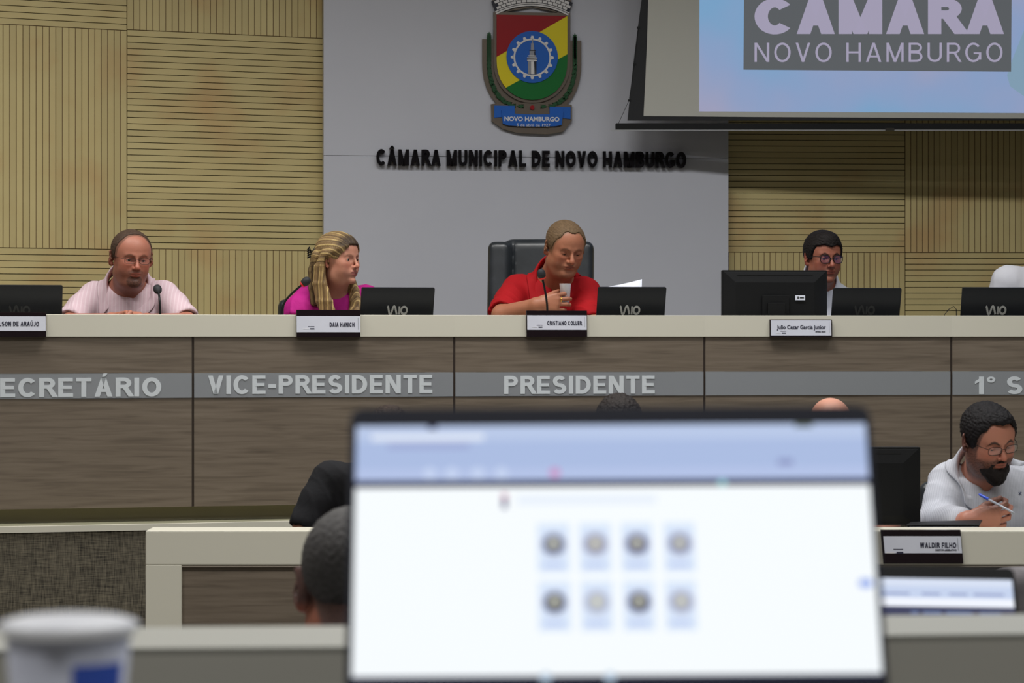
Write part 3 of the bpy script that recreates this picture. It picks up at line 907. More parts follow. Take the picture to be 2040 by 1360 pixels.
# ================================================================== BODIES
# figures are grown as smooth-blended distance fields and turned into one continuous surface
class Field:
    def __init__(s, xs, ys, zs):
        s.ax = [np.asarray(a, np.float32) for a in (xs, ys, zs)]
        s.F = np.full([len(a) for a in s.ax], .5, np.float32)
        s.cell = max(float(np.diff(a).max()) for a in s.ax)
    def put(s, prim, k=.012, op='u'):
        fn, lo, hi = prim
        mg = k + 2.2 * s.cell if op == 'u' else k + .004
        idx = []
        for a, l, h in zip(s.ax, lo, hi):
            i0 = int(np.searchsorted(a, l - mg)); i1 = int(np.searchsorted(a, h + mg))
            if i1 <= i0: return s
            idx.append(slice(max(i0-1, 0), i1+1))
        X, Y, Z = np.meshgrid(s.ax[0][idx[0]], s.ax[1][idx[1]], s.ax[2][idx[2]], indexing='ij', sparse=False)
        d = fn(X, Y, Z).astype(np.float32)
        A = s.F[idx[0], idx[1], idx[2]]
        if op == 'u':
            h = np.maximum(k - np.abs(A - d), 0) / k if k > 0 else 0
            R = np.minimum(A, d) - h*h*k*.25
        elif op == 's':
            h = np.maximum(k - np.abs(A + d), 0) / k if k > 0 else 0
            R = np.maximum(A, -d) + h*h*k*.25
        else:
            R = np.maximum(A, d)
        s.F[idx[0], idx[1], idx[2]] = R
        return s
    def inter(s, fn, k=.004):
        X, Y, Z = np.meshgrid(*s.ax, indexing='ij')
        d = fn(X, Y, Z).astype(np.float32)
        h = np.maximum(k - np.abs(s.F - d), 0) / k
        s.F = np.maximum(s.F, d) + h*h*k*.25
        return s
    def surface(s):
        """naive surface nets: vertices (n,3), quads (m,4)"""
        F = s.F
        F = np.pad(F[1:-1, 1:-1, 1:-1], 1, constant_values=.5)
        ins = F < 0
        nx, ny, nz = F.shape
        c = np.zeros((nx-1, ny-1, nz-1), np.int8)
        for i in (0, 1):
            for j in (0, 1):
                for k in (0, 1):
                    c += ins[i:nx-1+i, j:ny-1+j, k:nz-1+k]
        act = (c > 0) & (c < 8)
        ids = np.full(act.shape, -1, np.int64)
        I, J, K = np.nonzero(act)
        n = len(I)
        if n == 0: return np.zeros((0, 3)), np.zeros((0, 4), int)
        ids[I, J, K] = np.arange(n)
        acc = np.zeros((n, 3)); cnt = np.zeros(n)
        ax = s.ax
        cor = [(i, j, k) for i in (0, 1) for j in (0, 1) for k in (0, 1)]
        P = {q: np.stack([ax[0][I+q[0]], ax[1][J+q[1]], ax[2][K+q[2]]], 1).astype(float) for q in cor}
        V = {q: F[I+q[0], J+q[1], K+q[2]].astype(float) for q in cor}
        for a in cor:
            for d in range(3):
                if a[d] == 1: continue
                b_ = list(a); b_[d] = 1; b_ = tuple(b_)
                va, vb = V[a], V[b_]
                m = (va < 0) != (vb < 0)
                t = np.where(m, va / np.where(m, va - vb, 1), 0)
                acc += np.where(m[:, None], P[a] + (P[b_] - P[a]) * t[:, None], 0); cnt += m
        vs = acc / np.maximum(cnt, 1)[:, None]
        quads = []
        for d in range(3):
            o = [1 if e == d else 0 for e in range(3)]
            A = ins[:nx-o[0], :ny-o[1], :nz-o[2]]; B = ins[o[0]:, o[1]:, o[2]:]
            E = A != B
            u, v = [(1, 2), (2, 0), (0, 1)][d]
            i, j, k = np.nonzero(E)
            q = np.stack([i, j, k], 1)
            ok = (q[:, u] > 0) & (q[:, v] > 0)
            for e in range(3): ok &= q[:, e] < np.array(act.shape)[e]
            q = q[ok]
            fl = A[q[:, 0], q[:, 1], q[:, 2]]
            def at(du, dv):
                r = q.copy(); r[:, u] -= du; r[:, v] -= dv
                return ids[r[:, 0], r[:, 1], r[:, 2]]
            Q = np.stack([at(1, 1), at(0, 1), at(0, 0), at(1, 0)], 1)
            Q[~fl] = Q[~fl][:, ::-1]
            quads.append(Q)
        Q = np.concatenate(quads)
        Q = Q[(Q >= 0).all(1)]
        return vs, Q

def fsample(fd, P):
    """trilinear value of a field at points"""
    idx = []; fr_ = []
    for a, p in zip(fd.ax, P.T):
        i = np.clip(np.searchsorted(a, p)-1, 0, len(a)-2); idx.append(i); fr_.append(np.clip((p-a[i])/(a[i+1]-a[i]), 0, 1))
    out = 0
    for i in (0, 1):
        for j in (0, 1):
            for k in (0, 1):
                w = (fr_[0] if i else 1-fr_[0])*(fr_[1] if j else 1-fr_[1])*(fr_[2] if k else 1-fr_[2])
                out = out+w*fd.F[idx[0]+i, idx[1]+j, idx[2]+k]
    return out
def fr(R, c, sc=1.0):
    R = np.asarray(R, float); c = np.asarray(c, float)
    def f(X, Y, Z):
        x, y, z = X-c[0], Y-c[1], Z-c[2]
        return ((x*R[0, 0]+y*R[1, 0]+z*R[2, 0])/sc, (x*R[0, 1]+y*R[1, 1]+z*R[2, 1])/sc, (x*R[0, 2]+y*R[1, 2]+z*R[2, 2])/sc)
    return f, sc, R, c
ID = fr(np.eye(3), (0, 0, 0))
def prim_ell(c, r, F=ID, rot=None):
    """ellipsoid in frame F; rot: optional extra 3x3"""
    f, sc, R, o = F
    c = np.asarray(c, float); r = np.asarray(r, float)
    Q = np.eye(3) if rot is None else np.asarray(rot, float)
    def fn(X, Y, Z):
        x, y, z = f(X, Y, Z)
        x, y, z = x-c[0], y-c[1], z-c[2]
        if rot is not None:
            x, y, z = (x*Q[0, 0]+y*Q[1, 0]+z*Q[2, 0], x*Q[0, 1]+y*Q[1, 1]+z*Q[2, 1], x*Q[0, 2]+y*Q[1, 2]+z*Q[2, 2])
        k0 = np.sqrt((x/r[0])**2+(y/r[1])**2+(z/r[2])**2)
        k1 = np.sqrt((x/r[0]**2)**2+(y/r[1]**2)**2+(z/r[2]**2)**2)+1e-9
        return k0*(k0-1)/k1*sc
    wc = o + R @ (c*sc); m = r.max()*sc
    return fn, wc-m, wc+m
def prim_cap(a, b, ra, rb, F=ID, flat=None):
    """tapered capsule in frame F"""
    f, sc, R, o = F
    a = np.asarray(a, float); b = np.asarray(b, float)
    ba = b-a; L2 = ba.dot(ba)+1e-12
    def fn(X, Y, Z):
        x, y, z = f(X, Y, Z)
        x, y, z = x-a[0], y-a[1], z-a[2]
        t = np.clip((x*ba[0]+y*ba[1]+z*ba[2])/L2, 0, 1)
        d = np.sqrt((x-t*ba[0])**2+(y-t*ba[1])**2+(z-t*ba[2])**2)
        return (d-(ra+(rb-ra)*t))*sc
    wa, wb = o+R@(a*sc), o+R@(b*sc); m = max(ra, rb)*sc
    return fn, np.minimum(wa, wb)-m, np.maximum(wa, wb)+m
def axis(lo, hi, coarse, fines):
    """coordinates from lo to hi: fine inside the given (a,b,step) spans, coarse elsewhere"""
    out = [lo]; x = lo
    while x < hi:
        st = coarse
        for a, b, f in fines:
            if a <= x <= b: st = min(st, f)
            elif x < a: st = min(st, max(f, (a-x)*.35 + f)) if (a-x) < coarse*2.5 else st
            elif x > b: st = min(st, f + (x-b)*.35)
        x += st; out.append(x)
    return np.array(out)
def np_mesh(name, vs, qs, m, origin=(0, 0, 0), smooth=True, relax=0):
    me = bpy.data.meshes.new(name)
    vs = np.asarray(vs, float)
    if relax:
        e = np.concatenate([qs[:, [0, 1]], qs[:, [1, 2]], qs[:, [2, 3]], qs[:, [3, 0]]])
        for _ in range(relax):
            s_ = np.zeros_like(vs); n_ = np.zeros(len(vs))
            np.add.at(s_, e[:, 0], vs[e[:, 1]]); np.add.at(n_, e[:, 0], 1)
            np.add.at(s_, e[:, 1], vs[e[:, 0]]); np.add.at(n_, e[:, 1], 1)
            vs = vs*.5 + (s_/np.maximum(n_, 1)[:, None])*.5
    v = vs - np.asarray(origin)
    me.vertices.add(len(v)); me.vertices.foreach_set('co', v.astype(np.float32).ravel())
    me.loops.add(qs.size); me.loops.foreach_set('vertex_index', qs.astype(np.int32).ravel())
    me.polygons.add(len(qs)); me.polygons.foreach_set('loop_start', np.arange(0, qs.size, 4, dtype=np.int32))
    try: me.polygons.foreach_set('loop_total', np.full(len(qs), 4, np.int32))
    except Exception: pass
    me.update(calc_edges=True)
    me.polygons.foreach_set('use_smooth', np.ones(len(qs), bool))
    if m is not None: me.materials.append(m)
    return me
def vnormals(me):
    n = np.empty(len(me.vertices)*3, np.float32); me.vertices.foreach_get('normal', n); return n.reshape(-1, 3).astype(float)
def color_attr(me, cols):
    a = me.color_attributes.new('Col', 'FLOAT_COLOR', 'POINT')
    c = np.ones((len(cols), 4), np.float32); c[:, :3] = cols
    a.data.foreach_set('color', c.ravel())
def lin3(*c): return np.array(rgb(*c)[:3])
def sstep(a, b, x): t = np.clip((x-a)/(b-a), 0, 1); return t*t*(3-2*t)
def wob(P, f, ph=0.0):
    """cheap smooth noise in -1..1"""
    x, y, z = P[:, 0]*f, P[:, 1]*f, P[:, 2]*f
    return (np.sin(x*1.3+2.1*np.sin(y*.9+ph)+ph)*np.sin(y*1.7+1.6*np.sin(z*1.1+ph*2)+1.3*ph)+np.sin(z*1.9+1.8*np.sin(x*.8+ph*3)+.7*ph)*np.cos(y*.8+x*.6+ph))*.5
def rotm(rx=0, ry=0, rz=0):
    return np.array((Matrix.Rotation(rz, 3, 'Z') @ Matrix.Rotation(ry, 3, 'Y') @ Matrix.Rotation(rx, 3, 'X')))

def col_mat(name, rough=.5, sss=0.0, bump=None, spec=.5):
    m = bpy.data.materials.new(name); m.use_nodes = True
    b = m.node_tree.nodes['Principled BSDF']
    a = nd(m, 'ShaderNodeVertexColor'); a.layer_name = 'Col'
    lk(m, a.outputs['Color'], b.inputs['Base Color'])
    b.inputs['Roughness'].default_value = rough
    b.inputs['Specular IOR Level'].default_value = spec
    if sss:
        b.inputs['Subsurface Weight'].default_value = sss
        b.inputs['Subsurface Radius'].default_value = (.6, .25, .12)
        b.inputs['Subsurface Scale'].default_value = .008
    if bump:
        tc = nd(m, 'ShaderNodeTexCoord'); mp = nd(m, 'ShaderNodeMapping'); mp.inputs['Scale'].default_value = bump[0]
        n = nd(m, 'ShaderNodeTexNoise'); n.inputs['Scale'].default_value = 1; n.inputs['Detail'].default_value = 4
        lk(m, tc.outputs['Object'], mp.inputs['Vector']); lk(m, mp.outputs['Vector'], n.inputs['Vector'])
        bp = nd(m, 'ShaderNodeBump'); bp.inputs['Strength'].default_value = bump[1]; bp.inputs['Distance'].default_value = bump[2]
        lk(m, n.outputs['Fac'], bp.inputs['Height']); lk(m, bp.outputs['Normal'], b.inputs['Normal'])
    return m
M['skin'] = col_mat('skin', .48, .12, ((260, 260, 260), .25, .0012), .35)
M['hair'] = col_mat('hair', .6, 0, ((420, 420, 90), .6, .004), .18)
M['hair_long'] = col_mat('hair_long', .45, 0, ((380, 380, 30), .9, .005), .4)
M['eye_white'] = mat('eye_white', rgb(165, 155, 150), .3)
M['iris'] = mat('iris', rgb(46, 32, 24), .15)
def lens_glass(name, tint, alpha):
    m = bpy.data.materials.new(name); m.use_nodes = True
    nt = m.node_tree; nt.nodes.clear()
    out = nd(m, 'ShaderNodeOutputMaterial'); mx = nd(m, 'ShaderNodeMixShader'); tr = nd(m, 'ShaderNodeBsdfTransparent'); gl = nd(m, 'ShaderNodeBsdfGlossy')
    tr.inputs[0].default_value = (.97, .97, .99, 1); gl.inputs['Roughness'].default_value = .08; gl.inputs[0].default_value = tint
    mx.inputs[0].default_value = alpha
    lk(m, tr.outputs[0], mx.inputs[1]); lk(m, gl.outputs[0], mx.inputs[2]); lk(m, mx.outputs[0], out.inputs[0])
    return m
M['lens'] = lens_glass('spectacle_lens', (.9, .92, 1, 1), .045)
M['lens_blue'] = lens_glass('blue_coated_lens', (.35, .3, 1, 1), .24)

def head_frame(C, yaw=0, pitch=0, roll=0, sc=1.0):
    B = np.diag([-1., -1., 1.])
    R = rotm(rz=math.radians(yaw)) @ B @ rotm(rx=math.radians(-pitch)) @ rotm(ry=math.radians(roll))
    return fr(R, C, sc)

def head_prims(F, hp):
    """list of (prim, k, op); local x = the person's right, y = forward, z = up"""
    wd = hp.get('wide', 1.0); jw = hp.get('jaw', 1.0); fat = hp.get('fat', 0.0); fem = hp.get('fem', False)
    E = lambda c, r, rot=None: prim_ell(c, r, F, rot)
    C = lambda a, b, ra, rb: prim_cap(a, b, ra, rb, F)
    L = []
    u = lambda p, k=.02: L.append((p, k, 'u'))
    s_ = lambda p, k=.008: L.append((p, k, 's'))
    u(E((0, -.014, .036), (.0755*wd, .095, .083)), .01)
    u(E((0, .030, .030), (.064*wd, .062, .070)), .03)
    u(E((0, .022, -.030), (.060*wd+fat*.4, .066, .075)), .03)
    u(E((0, .026, -.070), (.046*jw+fat*.5, .055, .040)), .03)
    for sx_ in (-1, 1):
        u(E((sx_*(.046*jw+fat*.3), .004, -.060), (.015+fat*.3, .024, .022)), .035)      # jaw corners
        u(E((sx_*.040, .062, -.018), (.020+fat*.25, .020, .018)), .022)                # cheekbones
        u(E((sx_*(.036+fat*.2), .056, -.048), (.020+fat*.5, .022, .024)), .022)        # cheeks
    u(E((0, .079, -.095), (.023*jw+.002 if not fem else .017, .018, .018 if not fem else .014)), .020)      # chin
    if fat > .004: u(E((0, .040, -.104), (.040+fat, .036, .020)), .03)                 # double chin
    br = .0095 if not fem else .0065
    u(C((-.040, .072, .022), (-.012, .086, .020), br, br), .014)
    u(C((.040, .072, .022), (.012, .086, .020), br, br), .014)
    for sx_ in (-1, 1):
        s_(E((sx_*.031, .100, .003), (.020, .022, .0130)), .014)                        # sockets
        u(E((sx_*.0315, .0735, .002), (.0150, .0138, .0135)), .004)                     # eyeball under lids
    # nose
    nl = hp.get('nose', 1.0)
    u(C((0, .088, .016), (0, .106+.004*nl, -.022), .0072, .0090*nl), .007)
    u(E((0, .108+.004*nl, -.0285), (.0105*nl, .011, .0090)), .008)
    for sx_ in (-1, 1):
        u(E((sx_*.0115*nl, .0985, -.032), (.0075*nl, .010, .0072)), .006)
        s_(E((sx_*.0065*nl, .106, -.039), (.0036, .0052, .0040)), .003)
    # mouth mound, lips
    u(E((0, .076, -.056), (.028, .021, .019)), .016)
    lw = .0235 if not fem else .0215
    u(E((0, .0935, -.0545), (lw, .0062, .0046)), .006)
    u(E((0, .0925, -.0655), (lw*.85, .0066, .0052)), .006)
    s_(C((-lw*.95, .0945, -.0600), (0, .1020, -.0595), .0016, .0018), .003)
    s_(C((0, .1020, -.0595), (lw*.95, .0945, -.0600), .0018, .0016), .003)
    s_(E((0, .0985, -.077), (.014, .006, .0045)), .008)
    # eye slits
    op = hp.get('eyes', .0040)
    for sx_ in (-1, 1):
        s_(E((sx_*.0318, .0885, .0015-hp.get('lid', .0)), (.0135, .0085, op)), .0018)
    # ears
    es = hp.get('ear', 1.0)
    for sx_ in (-1, 1):
        Q = rotm(rx=math.radians(-10), rz=math.radians(-sx_*40)); ew = (wd-1)*.075
        u(E((sx_*(.0825+ew), -.014, .004), (.0065, .0185*es, .0215*es), Q), .006); u(E((sx_*(.0800+ew), -.010, -.014), (.0065, .0140*es, .0200*es), Q), .008)
        u(E((sx_*(.0760+ew), -.004, -.029), (.0060, .0085, .0095)), .008)
        s_(E((sx_*(.0915+ew), -.007, .000), (.0065, .0105*es, .0190*es), Q), .004)
        u(E((sx_*(.0810+ew), .0045, -.006), (.0045, .004, .0060)), .003)
        s_(E((sx_*(.0850+ew), -.001, -.007), (.0050, .0040, .0050)), .003)
    return L

def hand_prims(wrist, d, s, curl=(20, 30, 25), h=1.0, thumb=(.55, .55, -.25), spread=1.0, wr=.026, only=None, tcurl=20):
    """right- or left-handed by the choice of s (towards the index finger) and n (out of the back of the hand)"""
    d = np.array(d, float); d /= np.linalg.norm(d)
    s = np.array(s, float); s -= d*s.dot(d); s /= np.linalg.norm(s)
    n = np.array(only, float); n -= d*n.dot(d) + s*n.dot(s); n /= np.linalg.norm(n)
    w = np.array(wrist, float)
    L = []
    R = np.stack([s, d, n], 1)
    Fh = fr(R, w, h)
    L.append((prim_cap((0, 0, 0), (0, .03, 0), wr/h*.92, .024, Fh), .02, 'u'))
    L.append((prim_ell((.002, .055, 0), (.040, .044, .0145), Fh), .018, 'u'))
    offs = (.030, .010, -.0105, -.029); lens = (1.0, 1.1, 1.02, .82)
    kn = (.088, .092, .087, .078)
    for i in range(4):
        p = np.array([offs[i]*spread, kn[i], .001]); r = (.0092, .0094, .0089, .0080)[i]
        L.append((prim_cap((offs[i]*.6, .035, 0), p, .012, r*1.12, Fh), .012, 'u'))
        ang = 0; fan = math.radians((6, 1, -4, -10)[i]) * spread
        for j, sl in enumerate((.043, .027, .021)):
            ang += math.radians(curl[j] if not isinstance(curl[j], (tuple, list)) else curl[j][i])
            dv = np.array([math.sin(fan)*math.cos(ang), math.cos(fan)*math.cos(ang), -math.sin(ang)])
            q = p + dv*sl*lens[i]; r2 = r*.93
            L.append((prim_cap(p, q, r, r2, Fh), .003, 'u'))
            p = q; r = r2
    tv = np.array([thumb[0], thumb[1], thumb[2]]); tv /= np.linalg.norm(tv)
    p = np.array([.022, .026, -.004]); r = .0135
    ax2 = np.array([0, 1.0, -.1])
    for j, sl in enumerate((.040, .032, .026)):
        q = p + tv*sl
        L.append((prim_cap(p, q, r, r*.88, Fh), .010 if j == 0 else .004, 'u'))
        p = q; r *= .88
        tv = tv*(1-.28*tcurl/20) + ax2*.30*tcurl/20; tv /= np.linalg.norm(tv)
    return L

def skin_colors(P, F, hp):
    f, sc, R, o = F
    x, y, z = f(P[:, 0], P[:, 1], P[:, 2])
    ax_ = np.abs(x)
    base = hp['skin']
    col = np.repeat(base[None], len(P), 0)
    def mix(c, m): 
        m = np.clip(m, 0, 1)[:, None]; return col*(1-m) + c[None]*m
    inhead = sstep(-.16, -.13, z)*(np.sqrt(x*x+y*y) < .15)
    blotch = .5+.5*wob(P, 55, 1.3)
    col = mix(base*np.array([.86, .72, .70]), .35*blotch)
    red = base*np.array([1.02, .66, .62])
    cheek = np.exp(-(((ax_-.042)/.022)**2+((z+.026)/.022)**2))*(y > .03)
    col = mix(red, .50*cheek*inhead)
    nose = np.exp(-((x/.014)**2+((z+.028)/.014)**2))*(y > .09)
    col = mix(red, .5*nose)
    ear = sstep(.072, .082, ax_)*(np.abs(z) < .045)*(np.abs(y+.01) < .04)
    col = mix(red, .6*ear*inhead)
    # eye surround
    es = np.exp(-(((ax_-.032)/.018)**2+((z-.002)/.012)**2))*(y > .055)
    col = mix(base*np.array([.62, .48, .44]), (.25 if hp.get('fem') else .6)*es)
    # lips
    lw = .0225
    lip = (sstep(1.15, .9, np.sqrt((x/lw)**2+((z+.0600)/.0105)**2)))*(y > .075)
    col = mix(hp.get('lip', base*np.array([.80, .50, .50])), lip*.85)
    mouth = (sstep(1.2, .6, np.sqrt((x/lw)**2+((z+.0598)/.0018)**2)))*(y > .075)
    col = mix(base*.22, mouth*.9)
    # brows
    bc = hp.get('brow', hp.get('haircol', lin3(60, 45, 35)))
    zb = .0255 - 1.6*(ax_-.030)**2/.03*.6
    brow = sstep(1.25, .75, np.sqrt(((ax_-.031)/.021)**2 + ((z-zb)/hp.get('browt', .0042))**2))*(y > .05)
    col = mix(bc, brow*hp.get('browm', .8))
    # stubble / painted beard
    if hp.get('stubble'):
        sc_, am, kind = hp['stubble']
        low = sstep(-.030, -.052, z + .25*np.maximum(.05-np.maximum(y, 0), 0)*0)
        side = sstep(.000, -.030, z)*sstep(.060, .040, y)*(y > -.012)*1.0
        mo = sstep(1.2, .9, np.sqrt((x/.034)**2+((z+.050)/.012)**2))*(y > .07)
        chin = sstep(1.15, .85, np.sqrt((x/.036)**2+((z+.090)/.030)**2))*(y > .02)
        nl = 1-sstep(1.15, .9, np.sqrt((x/lw)**2+((z+.0600)/.010)**2))
        neck = sstep(-.17, -.125, z)
        if kind == 'full': mk = np.maximum(np.maximum(low, side*sstep(.0, -.04, z)), mo)*neck
        elif kind == 'goatee': mk = np.maximum(np.maximum(chin, mo*.7), .38*np.maximum(low*neck, side))
        else: mk = np.maximum(low, mo)*neck*.6
        mk = mk*nl*(z > -.17)*(y > -.05)
        sp = .75+.25*wob(P, 420, 2.0)
        col = mix(sc_, mk*am*sp)
    # short cropped hair painted where the scalp is
    if hp.get('buzz') is not None:
        bcol, am, fn = hp['buzz']
        mk = fn(x, y, z)
        col = mix(bcol, mk*am*(.85+.15*wob(P, 500, .4)))
    return col

def hair_short(F, hp, fn_cut, thick=.010, extra=(), name='hair', step=.003, bumps=0.0, colfn=None, origin=(0, 0, 0), parent=None, m=None):
    """cap of hair: the cranium grown outwards and cut along the hairline"""
    f, sc, R, o = F
    lo, hi = o-.17*sc, o+.17*sc
    ax_ = [np.arange(l, h, step*sc) for l, h in zip(lo, hi)]
    fd = Field(*ax_)
    wd = hp.get('wide', 1.0)
    fd.put(prim_ell((0, -.014, .036), (.0755*wd+thick*.8, .095+thick, .083+thick), F), .01)
    fd.put(prim_ell((0, .030, .030), (.064*wd+thick*.6, .062+thick*.5, .070+thick*.8), F), .03)
    for (c, r, k) in extra: fd.put(prim_ell(c, r, F), k)
    fd.inter(lambda X, Y, Z: fn_cut(*f(X, Y, Z))*sc, .006)
    vs, qs = fd.surface()
    me = np_mesh(name, vs, qs, m or M['hair'], origin, relax=1)
    n = vnormals(me)
    P = np.empty(len(me.vertices)*3, np.float32); me.vertices.foreach_get('co', P); P = P.reshape(-1, 3).astype(float)+np.asarray(origin)
    x, y, z = f(P[:, 0], P[:, 1], P[:, 2]); Lp = np.stack([x, y, z], 1)
    if bumps:
        P = P + n*(bumps*wob(Lp*np.array([1, .45, 1]), 230, .3)+bumps*.5*wob(Lp, 420, 1.1))[:, None]
    me.vertices.foreach_set('co', (P-np.asarray(origin)).astype(np.float32).ravel())
    c = hp['haircol']
    cols = c[None]*(1+.28*wob(Lp*np.array([1, .3, 1]), 300, .7))[:, None]
    if colfn is not None: cols = colfn(Lp, cols)
    color_attr(me, np.clip(cols, 0, 1))
    return link(name, me, parent)

def loc2w(F, p):
    f, sc, R, o = F
    return o + R @ (np.asarray(p, float)*sc)
def spectacles(F, parent, origin, frame_m, lens_m, shape='rect', w=.0235, h=.0150, r=.0011, drop=0.0):
    f, sc, R, o = F
    mb = MB(); lb = MB()
    zc_ = .000-drop; yf = .1065
    for sx_ in (-1, 1):
        pts = []
        for k in range(24):
            a = 2*math.pi*k/24
            e = .62 if shape == 'rect' else .9
            ca, sa = math.cos(a), math.sin(a)
            px_ = math.copysign(abs(ca)**e, ca)*w; pz = math.copysign(abs(sa)**e, sa)*h
            pts.append((sx_*.0325+px_, yf-.22*abs(sx_*.0325+px_)*.6, zc_+pz))
        wp = [loc2w(F, p)-origin for p in pts]
        mb.tube(wp+[wp[0], wp[1]], r*sc, 6, False)
        n0 = len(lb.v)
        lb.add([tuple(q) for q in wp], [tuple(range(24))])
        tp = [(sx_*(.0325+w), yf-.22*(.0325+w)*.6, zc_+h*.55), (sx_*.070, .070, zc_+h*.55), (sx_*.079, .03, .006), (sx_*.080, -.012, .006), (sx_*.078, -.03, -.012)]
        mb.tube([loc2w(F, p)-origin for p in tp], r*sc*1.05, 6)
        mb.tube([loc2w(F, p)-origin for p in ((sx_*.0325-sx_*w*.97, yf-.003, zc_), (sx_*.009, yf-.008, zc_-.008))], r*.7*sc, 5)
    mb.tube([loc2w(F, p)-origin for p in ((-.0325+w, yf-.0015, zc_+.003), (-.004, yf+.003, zc_+.006), (.004, yf+.003, zc_+.006), (.0325-w, yf-.0015, zc_+.003))], r*sc, 6)
    g_ = mb.build('glasses', frame_m, parent)
    lb.build('lens', lens_m, g_)
    return g_

def eyes(F, parent, origin, irisx=0.0, irisz=-.0005):
    mb = MB(); ib = MB()
    f, sc, R, o = F
    for sx_ in (-1, 1):
        for (bld, c, rr) in ((mb, (sx_*.0315, .0735, .002), .0126),):
            vs = []; fs = []
            n = 12; m_ = 8
            for i in range(m_+1):
                for j in range(n):
                    th = math.pi*i/m_; ph = 2*math.pi*j/n
                    vs.append(loc2w(F, (c[0]+rr*math.sin(th)*math.cos(ph), c[1]+rr*math.cos(th), c[2]+rr*math.sin(th)*math.sin(ph)))-origin)
            for i in range(m_):
                for j in range(n): fs.append((i*n+j, i*n+(j+1) % n, (i+1)*n+(j+1) % n, (i+1)*n+j))
            bld.add(vs, fs, True)
        c0 = np.array((sx_*.0315, .0735, .002)); R0 = .01295
        d0 = np.array((irisx/.0126, 1.0, irisz/.0126)); d0 /= np.linalg.norm(d0)
        u0 = np.cross(d0, (0, 0, 1.0)); u0 /= np.linalg.norm(u0); v0 = np.cross(u0, d0)
        vs = [loc2w(F, c0+d0*R0)-origin]; n = 14
        for q, th in enumerate((.16, .32, .47)):
            for j in range(n):
                a = 2*math.pi*j/n
                vs.append(loc2w(F, c0+R0*(d0*math.cos(th)+math.sin(th)*(u0*math.cos(a)+v0*math.sin(a))))-origin)
        fs = [(0, 1+j, 1+(j+1) % n) for j in range(n)]
        for q in (0, 1):
            for j in range(n): fs.append((1+q*n+j, 1+(q+1)*n+j, 1+(q+1)*n+(j+1) % n, 1+q*n+(j+1) % n))
        ib.add(vs, fs, True)
    e = mb.build('eyes', M['eye_white'], parent)
    ib.build('iris', M['iris'], e)

def fabric(name, color, rough=.85, stripe=None, bump=(70, .25, .004)):
    m = mat(name, color, rough); b = m.node_tree.nodes['Principled BSDF']
    b.inputs['Specular IOR Level'].default_value = .25
    tc = nd(m, 'ShaderNodeTexCoord'); n = nd(m, 'ShaderNodeTexNoise'); n.inputs['Scale'].default_value = 14; n.inputs['Detail'].default_value = 5; n.inputs['Distortion'].default_value = .8
    lk(m, tc.outputs['Object'], n.inputs['Vector'])
    bp = nd(m, 'ShaderNodeBump'); bp.inputs['Strength'].default_value = bump[1]; bp.inputs['Distance'].default_value = bump[2]*3
    lk(m, n.outputs['Fac'], bp.inputs['Height']); lk(m, bp.outputs['Normal'], b.inputs['Normal'])
    if stripe:
        sp = nd(m, 'ShaderNodeSeparateXYZ'); lk(m, tc.outputs['Object'], sp.inputs[0])
        mu = nd(m, 'ShaderNodeMath', operation='MULTIPLY'); mu.inputs[1].default_value = stripe[1]; lk(m, sp.outputs[0], mu.inputs[0])
        si = nd(m, 'ShaderNodeMath', operation='SINE'); lk(m, mu.outputs[0], si.inputs[0])
        mr = nd(m, 'ShaderNodeMapRange'); mr.inputs[1].default_value = .3; mr.inputs[2].default_value = 1; lk(m, si.outputs[0], mr.inputs[0])
        mx = nd(m, 'ShaderNodeMix', data_type='RGBA'); mx.inputs[6].default_value = color; mx.inputs[7].default_value = stripe[0]
        lk(m, mr.outputs[0], mx.inputs[0]); lk(m, mx.outputs[2], b.inputs['Base Color'])
    return m

def folds(P, N, centers, amp=.006):
    """drape: ridged creases, stronger near the given points"""
    w = np.full(len(P), .25)
    for c, r in centers: w = np.maximum(w, np.exp(-((P-np.asarray(c))**2).sum(1)/(r*r)))
    a = np.sin(P[:, 0]*38+P[:, 2]*30+2.6*np.sin(P[:, 1]*15+P[:, 2]*9)+1.2*np.sin(P[:, 0]*21))
    r1 = 1-np.abs(a)
    b_ = wob(P, 17, .6)
    return P + N*((r1**2*.9+b_*.5)*amp*w)[:, None]

def collar_mesh(ctr, Rn, rx, ry, hgt, flap, openang=30, point=.03, tilt=18, gapx=.0, lean=0.35):
    """shirt collar round the neck: stand and folded flap, open in front. Rn columns: right, forward, up"""
    vs = []; qs = []
    n = 40; rows = [(.004, -.035, 0), (0.0, hgt*.6, 1), (.004, hgt, 2), (.010, hgt*.92, 3), (.022, hgt*.9-flap*.4, 4), (.038, hgt*.9-flap*.8, 5)]
    R = np.asarray(Rn)
    for i in range(n+1):
        a = math.radians(90+openang+(360-2*openang)*i/n)
        near = max(0, 1-min(i, n-i)/6.0)
        for (out_, z, k) in rows:
            rr = 1+0
            oo = out_ + (0.0 if k < 4 else near*.006*(k-3))
            zz = z - (near*point*(1 if k == 5 else .5) if k >= 4 else 0) + lean*.0
            x = math.cos(a)*(rx+oo); y = math.sin(a)*(ry+oo)
            x += math.copysign(near*gapx*(k >= 3), -math.cos(math.radians(90+openang))*(1 if i < n/2 else -1)) if False else 0
            zz += -math.sin(a)*lean*.03
            vs.append(np.asarray(ctr)+R@np.array([x, y, zz]))
    m_ = len(rows)
    for i in range(n):
        for j in range(m_-1): qs.append((i*m_+j, (i+1)*m_+j, (i+1)*m_+j+1, i*m_+j+1))
    return np.array(vs), np.array(qs)

def limb(L, a, b, ra, rb, k=.02): L.append((prim_cap(a, b, ra, rb), k, 'u'))

